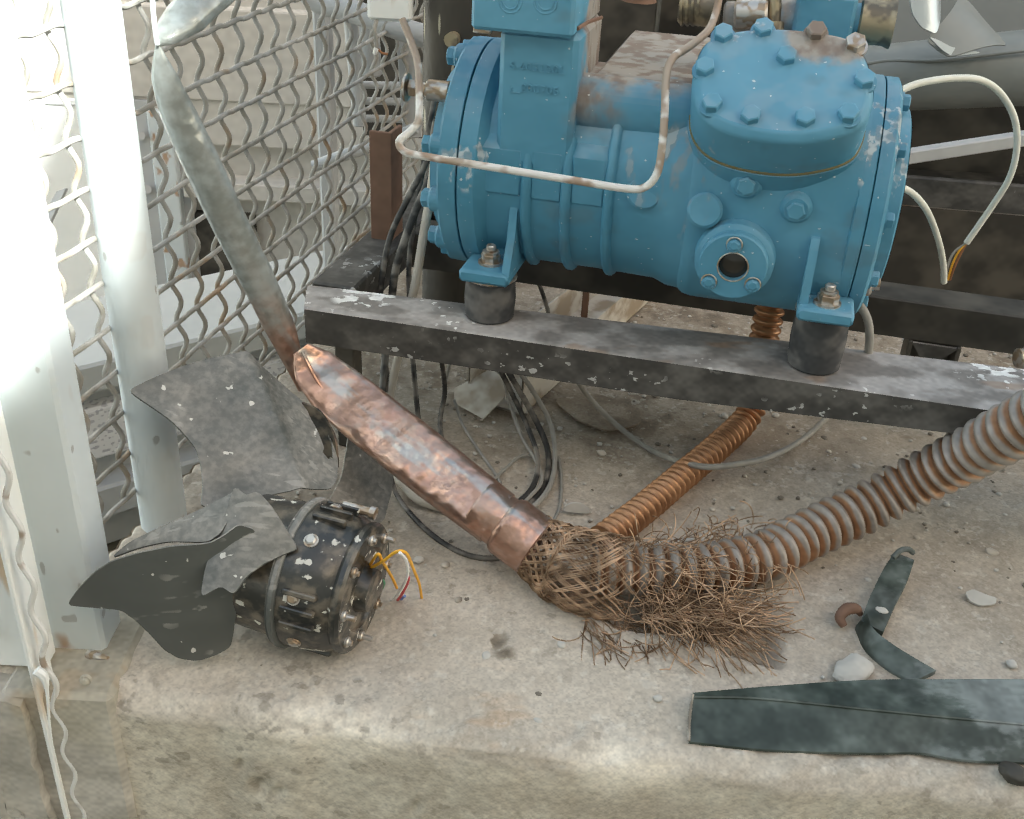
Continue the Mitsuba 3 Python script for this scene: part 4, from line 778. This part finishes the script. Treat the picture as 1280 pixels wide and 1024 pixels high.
gcable('black_ground_cable', [(486, 588, .03), (498, 622, .004), (530, 660, .004), (570, 688, .004), (610, 698, .004), (660, 690, .004)], .0034, 'm_cable_black', 'slim dark cable lying on the plinth between fan motor and braid')
gcable('beige_hose', [(478, 566, .03), (496, 596, .012), (520, 622, .008), (552, 634, .008), (582, 640, .008)], .0062, 'm_cable_beige', 'beige hose bowing out below the copper sleeve', 'hose')
gcable('long_gray_cable', [(715, 462, .11), (735, 495, .055), (775, 535, .012), (820, 566, .006), (875, 583, .044), (925, 580, .047), (965, 570, .03), (1005, 548, .02), (1035, 520, .03), (1050, 500, .05)], .0042, 'm_cable_gray', 'long grey cable crossing over the slim copper hose')
add('looped_gray_cable', tube([lp(.435, .10, .04), on_v(1072, 380, .05), on_v(1084, 398, .045), on_v(1087, 422, .05), on_v(1085, 445, .06)], .0052, 10), 'm_cable_gray', 60, 'short grey cable arching down behind the right rubber mount', 'cable')
def bundle(name, pts, r, mat, label, cat_='cable'): return add(name, tube([py(*q) for q in pts], r, 8, 8), mat, 60, label, cat_)
bundle('hanging_black_cable', [(545, 150, 1.42), (534, 200, 1.42), (510, 248, 1.41), (490, 290, 1.40), (480, 330, 1.385), (475, 375, 1.375), (478, 420, 1.37), (484, 480, 1.35), (490, 560, 1.30)], .0042, 'm_cable_black', 'black cable nearest the mesh in the bundle dropping behind the rail')
bundle('hanging_black_cable', [(552, 150, 1.40), (540, 215, 1.40), (520, 262, 1.39), (506, 300, 1.38), (494, 340, 1.375), (488, 390, 1.37), (482, 440, 1.365), (478, 490, 1.33)], .0055, 'm_cable_black', 'thick black cable second in the bundle dropping behind the rail')
bundle('hanging_gray_cable', [(545, 110, 1.46), (532, 190, 1.45), (522, 250, 1.44), (512, 320, 1.42), (512, 380, 1.40), (516, 450, 1.38), (523, 525, 1.34)], .0038, 'm_cable_black', 'thin dark cable right of the beige hose behind the rail corner')
bundle('hanging_beige_hose', [(548, 160, 1.40), (540, 230, 1.39), (530, 290, 1.38), (519, 355, 1.37), (505, 420, 1.36), (490, 480, 1.34), (482, 540, 1.30)], .0062, 'm_cable_beige', 'beige hose dropping behind the rail corner', 'hose')
bundle('hanging_thin_cable', [(650, 330, 1.5), (668, 345, 1.5), (680, 372, 1.5), (690, 410, 1.5)], .0032, 'm_cable_black', 'thin dark cable behind the left rubber mount')

# U channel scrap on the ground
ch = 'metal_channel'
c0, c1 = hz(618, 512, 0), hz(800, 356, 0); ct = unit(c1 - c0); cs = A([ct[1], -ct[0], 0])
W_, H_, t_ = .046, .058, .003
prof = [(-W_, 0), (W_, 0), (W_, H_), (W_ - t_, H_), (W_ - t_, t_), (-W_ + t_, t_), (-W_ + t_, H_), (-W_, H_)]
def chan(p, q, pr): return loft([[o + cs * a + EZ * (b + .004) for a, b in pr] for o in (p, q)], False)
add(ch, cat([chan(c0, c1 + ct * .2, prof)]), 'm_channel', False, 'beige metal channel lying on the dirt under the frame', 'metal channel')
add('metal_plate_scrap', px_sheet([(568, 486), (618, 459), (634, 470), (630, 498), (604, 524), (568, 504)], (hz(568, 504, .006), hz(604, 525, .004), hz(620, 459, .055)), thick=.002, sharp=True), 'm_channel', False, 'bent six sided scrap of beige sheet metal beside the channel', 'metal scrap')
add('flat_metal_scrap', px_sheet([(690, 500), (740, 490), (800, 512), (802, 530), (760, 540), (720, 525)], (hz(690, 500, .004), hz(800, 520, .006), hz(740, 490, .004)), thick=.002), 'm_concrete', False, 'flat dusty scrap lying on the dirt right of the cable loops', 'metal scrap')

# ------------------------------------------------------------------ dark strips at lower right
def strip_from(pts_a, pts_b, t=.004, per=6, name=None):
    Pa, Pb = spline(pts_a, per), spline(pts_b, per); rows = []
    for a, b in zip(Pa, Pb):
        rows.append([a, b, b - A([0, 0, t]), a - A([0, 0, t])])
    return loft(rows)
st = 'flat_black_strip'
tag(st, 'long flattened dark green rubber channel lying along the front of the plinth', 'rubber strip')
e1 = [hz(866, 866, .012), hz(960, 858, .014), hz(1080, 850, .020), hz(1180, 849, .024), hz(1290, 849, .026), hz(1420, 850, .026), hz(1700, 850, .026)]
e2 = [hz(867, 872, .014), hz(950, 874, .016), hz(1080, 887, .020), hz(1180, 897, .021), hz(1290, 907, .022), hz(1420, 918, .022), hz(1700, 935, .022)]
e3 = [hz(861, 927, .003), hz(960, 937, .003), hz(1080, 941, .004), hz(1150, 941, .005), hz(1220, 951, .006), hz(1420, 958, .008), hz(1700, 985, .006)]
add(st + '__upper_face', strip_from(e1, e2, .003, 10), 'm_strip', 30); add(st + '__lower_face', strip_from(e2, e3, .003, 10), 'm_strip', 30)
add(st + '__crease', tube([q + A([0, 0, .0005]) for q in e2], .0016, 6, 10), 'm_strip', 40)
add(st + '__cut_end', tube([hz(866, 868, .019), hz(862, 895, .012), hz(861, 926, .004)], .0016, 6), 'm_stone', 40, 'whitish cut end')
bs = 'bent_black_strip'
tag(bs, 'short dark rubber strip bent in an elbow behind the flat strip', 'rubber strip')
add(bs + '__upper_arm', strip_from([hz(1118, 690, .034), hz(1104, 712, .030), hz(1088, 745, .022), hz(1076, 776, .016)], [hz(1143, 700, .034), hz(1134, 726, .026), hz(1118, 758, .018), hz(1104, 790, .012)], .006), 'm_strip', 30)
add(bs + '__lower_arm', strip_from([hz(1084, 766, .024), hz(1092, 786, .022), hz(1120, 808, .018), hz(1170, 838, .012)], [hz(1070, 782, .004), hz(1082, 808, .004), hz(1108, 832, .004), hz(1142, 852, .004)], .006), 'm_strip', 30)
add(bs + '__curled_tip', tube([hz(1116, 697, .034), hz(1126, 688, .040), hz(1136, 687, .040), hz(1141, 691, .034)], .0034, 8), 'm_strip', 40)
add(bs + '__spot', rockmesh(hz(1103, 763, .027), [.007, .005, .003], 4), 'm_stone_light', True)

# ------------------------------------------------------------------ back right: fallen fan shroud and blade, dark ducts
sh = 'fan_shroud'
s0, s1 = py(1010, 142, 1.75), py(1400, 116, 1.70)
sa = unit(s1 - s0)
add(sh, lathe(s0 + A([0, .06, .033]), sa, [(0, .045), (.05, .050), (.25, .056), (.55, .064), (1.2, .07), (1.201, .05)], 64), 'm_shroud', 40)
tag(sh, 'large grey sheet metal fan shroud lying on its side behind the compressor', 'fan shroud')
add(sh + '__lip', tube([py(1060, 84, 1.76), py(1110, 76, 1.76), py(1180, 75, 1.74), py(1290, 62, 1.72)], .003, 8), 'm_shroud', 40)
add('gray_back_sheet', px_sheet([(1030, -60), (1700, -60), (1700, 40), (1290, 66), (1180, 76), (1100, 78), (1030, 85)], (py(1030, 80, 1.92), py(1330, 60, 1.90), py(1180, -60, 2.02)), thick=.003, step=.03), 'm_back_sheet', 40, 'dull grey sloping sheet behind the shroud', 'metal sheet')
lb = 'loose_fan_blade'
add(lb, px_sheet([(1136, -25), (1180, -30), (1178, 0), (1168, 28), (1160, 45), (1148, 36), (1141, 18)], (py(1136, -25, 1.66), py(1180, -30, 1.71), py(1160, 45, 1.66)), bend=lambda x, y: .012 * np.cos(x * 50), thick=.002), 'm_blade_bright', 45, 'shiny twisted fan blade at the top right corner', 'fan blade')
add(lb + '__lower_lobe', px_sheet([(1160, 46), (1178, 28), (1200, -6), (1215, -2), (1235, 30), (1258, 60), (1230, 66), (1190, 70), (1178, 62)], (py(1160, 46, 1.66), py(1215, -2, 1.74), py(1258, 60, 1.68)), bend=lambda x, y: .014 * np.cos(x * 30 + y * 18), thick=.002), 'm_shroud', 45)
add(lb + '__bright_rim', px_sheet([(1160, 46), (1172, 50), (1190, 60), (1230, 66), (1190, 71), (1177, 63)], (py(1160, 46, 1.65), py(1190, 60, 1.652), py(1230, 66, 1.66)), thick=.003), 'm_blade_bright', 45)
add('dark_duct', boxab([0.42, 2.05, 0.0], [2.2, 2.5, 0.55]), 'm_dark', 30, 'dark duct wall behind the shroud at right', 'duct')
add('upper_dark_beam', beam(py(1195, 20, 2.02), py(1400, 30, 2.02), .05, .05), 'm_dark', 30, 'black beam in the top right corner', 'beam')
add('brown_board', beam(py(1190, 52, 2.03), py(1400, 48, 2.03), .02, .04), 'm_receiver', 30, 'dark brown board below the black beam at top right', 'board')
add('gray_plank', beam(py(1100, 201, 1.62), py(1300, 170, 1.66), .02, .020, .002), 'm_gray', 30, 'narrow grey bar slanting below the shroud', 'metal bar')
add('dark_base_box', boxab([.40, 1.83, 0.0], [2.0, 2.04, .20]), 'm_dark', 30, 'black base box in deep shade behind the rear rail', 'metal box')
add('dark_cross_beam', cat([beam(py(1060, 232, 1.74), py(1420, 262, 1.66), .012, .050, .003)]), 'm_black_metal', 30, 'black beam lying behind the white cables', 'beam')
pe = add('pipe_end', lathe(pz(1300, 448, .20), [-1, -.1, 0], [(0, .013), (.012, .013), (.014, .0155), (.019, .0155), (.021, .0125), (.030, .0125), (.031, .009), (.031, 0)], 24), 'm_steel', 35, 'stub of a grey threaded pipe at the right edge', 'pipe end')
add('far_backdrop_wall', boxab([0.3, 2.7, -.66], [3.2, 2.8, 1.6]), 'm_dark', False, 'dark coloured wall behind all machinery at right', 'wall')  # wall has a dark base colour

# ------------------------------------------------------------------ rubble
def piece(name, x, y, s, mat, label, cat_, seed, flat=.5, group=None):
    s = A(s, float); return add(name, rockmesh(hz(x, y, s[2] * flat * .6 if s.ndim else s * flat * .5), s, seed, flat), mat, True, label, cat_, group)
add('white_shard', px_sheet([(704, 639), (706, 632), (715, 628), (728, 629), (737, 636), (736, 642)], (hz(704, 640, .006), hz(737, 641, .005), hz(720, 629, .018)), thick=.003, step=.004), 'm_stone_light', 30, 'half round white plaster shard above the braid', 'shard')
add('white_chip', px_sheet([(1206, 741), (1216, 737), (1232, 744), (1246, 748), (1244, 756), (1225, 758), (1212, 752)], (hz(1206, 741, .008), hz(1246, 750, .008), hz(1225, 758, .003)), thick=.003, step=.004), 'm_stone_light', 30, 'flat pale chip right of the bent strip', 'chip')
add('rusty_ring_scrap', tube([hz(1055, 783, .005), hz(1050, 772, .012), hz(1058, 762, .018), hz(1070, 761, .018), hz(1076, 768, .01)], [.004, .006, .007, .006, .003], 10), 'm_rust', 40, 'curled rusty scrap beside the elbow of the bent strip', 'metal scrap')
piece('pale_stone', 1066, 838, [.026, .017, .018], 'm_stone_light', 'whitish stone wedged behind the flat strip', 'stone', 7)
add('gray_sliver', beam(hz(822, 680, .03), hz(866, 673, .03), .008, .003), 'm_stone_light', 30, 'pale grey sliver lying across the top of the frayed braid', 'fragment')
add('black_lump', rockmesh(hz(1269, 968, .008), [.016, .010, .012], 31, .7), 'm_dark', True, 'small jet black lump at the right edge below the flat strip', 'lump')
for i, (x, y, s, lab) in enumerate(((608, 820, .0065, 'small tan stone below the braid on the front of the plinth'), (672, 901, .005, 'tiny white stone near the front edge'), (702, 806, .006, 'small white stone right of the dark stain'), (573, 750, .005, 'dark pebble right of the fan wires'),
                                (557, 706, .006, 'dark pebble beside the slim dark cable'), (523, 700, .007, 'pale crumb by the coloured fan wires'), (1070, 583, .006, 'white stone between the two corrugated hoses'), (1050, 604, .005, 'dark pebble above the grey corrugated hose'),
                                (752, 566, .007, 'dark pebble on the dirt below the rail'), (1095, 920, .004, 'dark speck stone under the flat strip'), (1030, 548, .006, 'flat grey stone near the long grey cable'), (1240, 690, .008, 'mossy crumb at right beyond the corrugated hose'),
                                (905, 520, .007, 'white sliver stone beside the slim copper hose'), (943, 487, .006, 'white flake stuck below the front rail'), (1265, 830, .007, 'tan stone at the right edge above the flat strip'), (1085, 725, .005, 'dark pebble left of the bent strip'))):
    if 'flake' in lab: continue
    piece('pebble', x, y, [s, s * .8, s * .8], ('m_stone_light' if ('white' in lab or 'tan' in lab or 'pale' in lab) else 'm_stone'), lab, 'pebble', 40 + i, .7)
rng = np.random.default_rng(21); ms, m2 = [], []
for i in range(1500):
    x, y = rng.uniform(-.30, 1.1), rng.uniform(.79, 1.75)
    if rng.uniform() > (0.35 + 0.65 * (y > 1.0)): continue
    s = float(np.clip(rng.lognormal(-6.25, .45), .0009, .0058)); (ms if rng.uniform() < .6 else m2).append(rockmesh([x, y, s * .25 + .0005], s, i, .6))
add('loose_gravel', cat(ms), 'm_stone', True, 'scattered fine grit and pebbles on the plinth', 'gravel', kind='stuff')
add('loose_white_grit', cat(m2), 'm_stone_light', True, 'scattered pale plaster crumbs on the plinth', 'gravel', kind='stuff')
add('paint_flake', px_sheet([(937, 482), (941, 480), (944, 487), (943, 493), (936, 494)], (py(936, 494, 1.13), py(944, 486, 1.13), py(941, 480, 1.1302)), thick=.002, step=.003), 'm_stone_light', False, 'curled white flake stuck on the front face of the rail', 'flake')

# ------------------------------------------------------------------ added unseen house behind the camera: outline fitted to shade the yard
YB = -4.0
def gp(x, z): return A([x - YB * SUN[0] / -SUN[1], z - YB * SUN[2] / -SUN[1]])
shade_edge = A([gp(.05, 1.0), gp(.266, 1.226), gp(.432, 1.399), gp(.54, 1.715), gp(.66, 2.15), gp(1.70, 4.0), gp(2.7, 4.8), gp(7.0, 4.8)])
poly = np.vstack([shade_edge, [shade_edge[-1][0], -.66], [shade_edge[0][0], -.66]])
def blocker():
    P = poly; return prism(P, 0, 3.0, (A([0, YB, 0]), A([1.0, 0, 0]), A([0, 0, 1.0]), A([SUN[0] / -SUN[1], -1.0, 0])))
nb = add('sun_blocker', blocker(), 'm_wall', False, 'added unseen house with a steep gable behind the viewpoint', 'blocker')
wl, wr = gp(-9.0, 1.0), gp(.0498, 1.0)
add(nb + '__sky_blocker', prism([[wl[0], -.66], [wr[0], -.66], wr, wl], 0, 2.9, (A([0, YB - .05, 0]), A([1.0, 0, 0]), A([0, 0, 1.0]), A([SUN[0] / -SUN[1], -1.0, 0]))), 'm_wall', False)  # added unseen wall that cuts sky light on the front faces
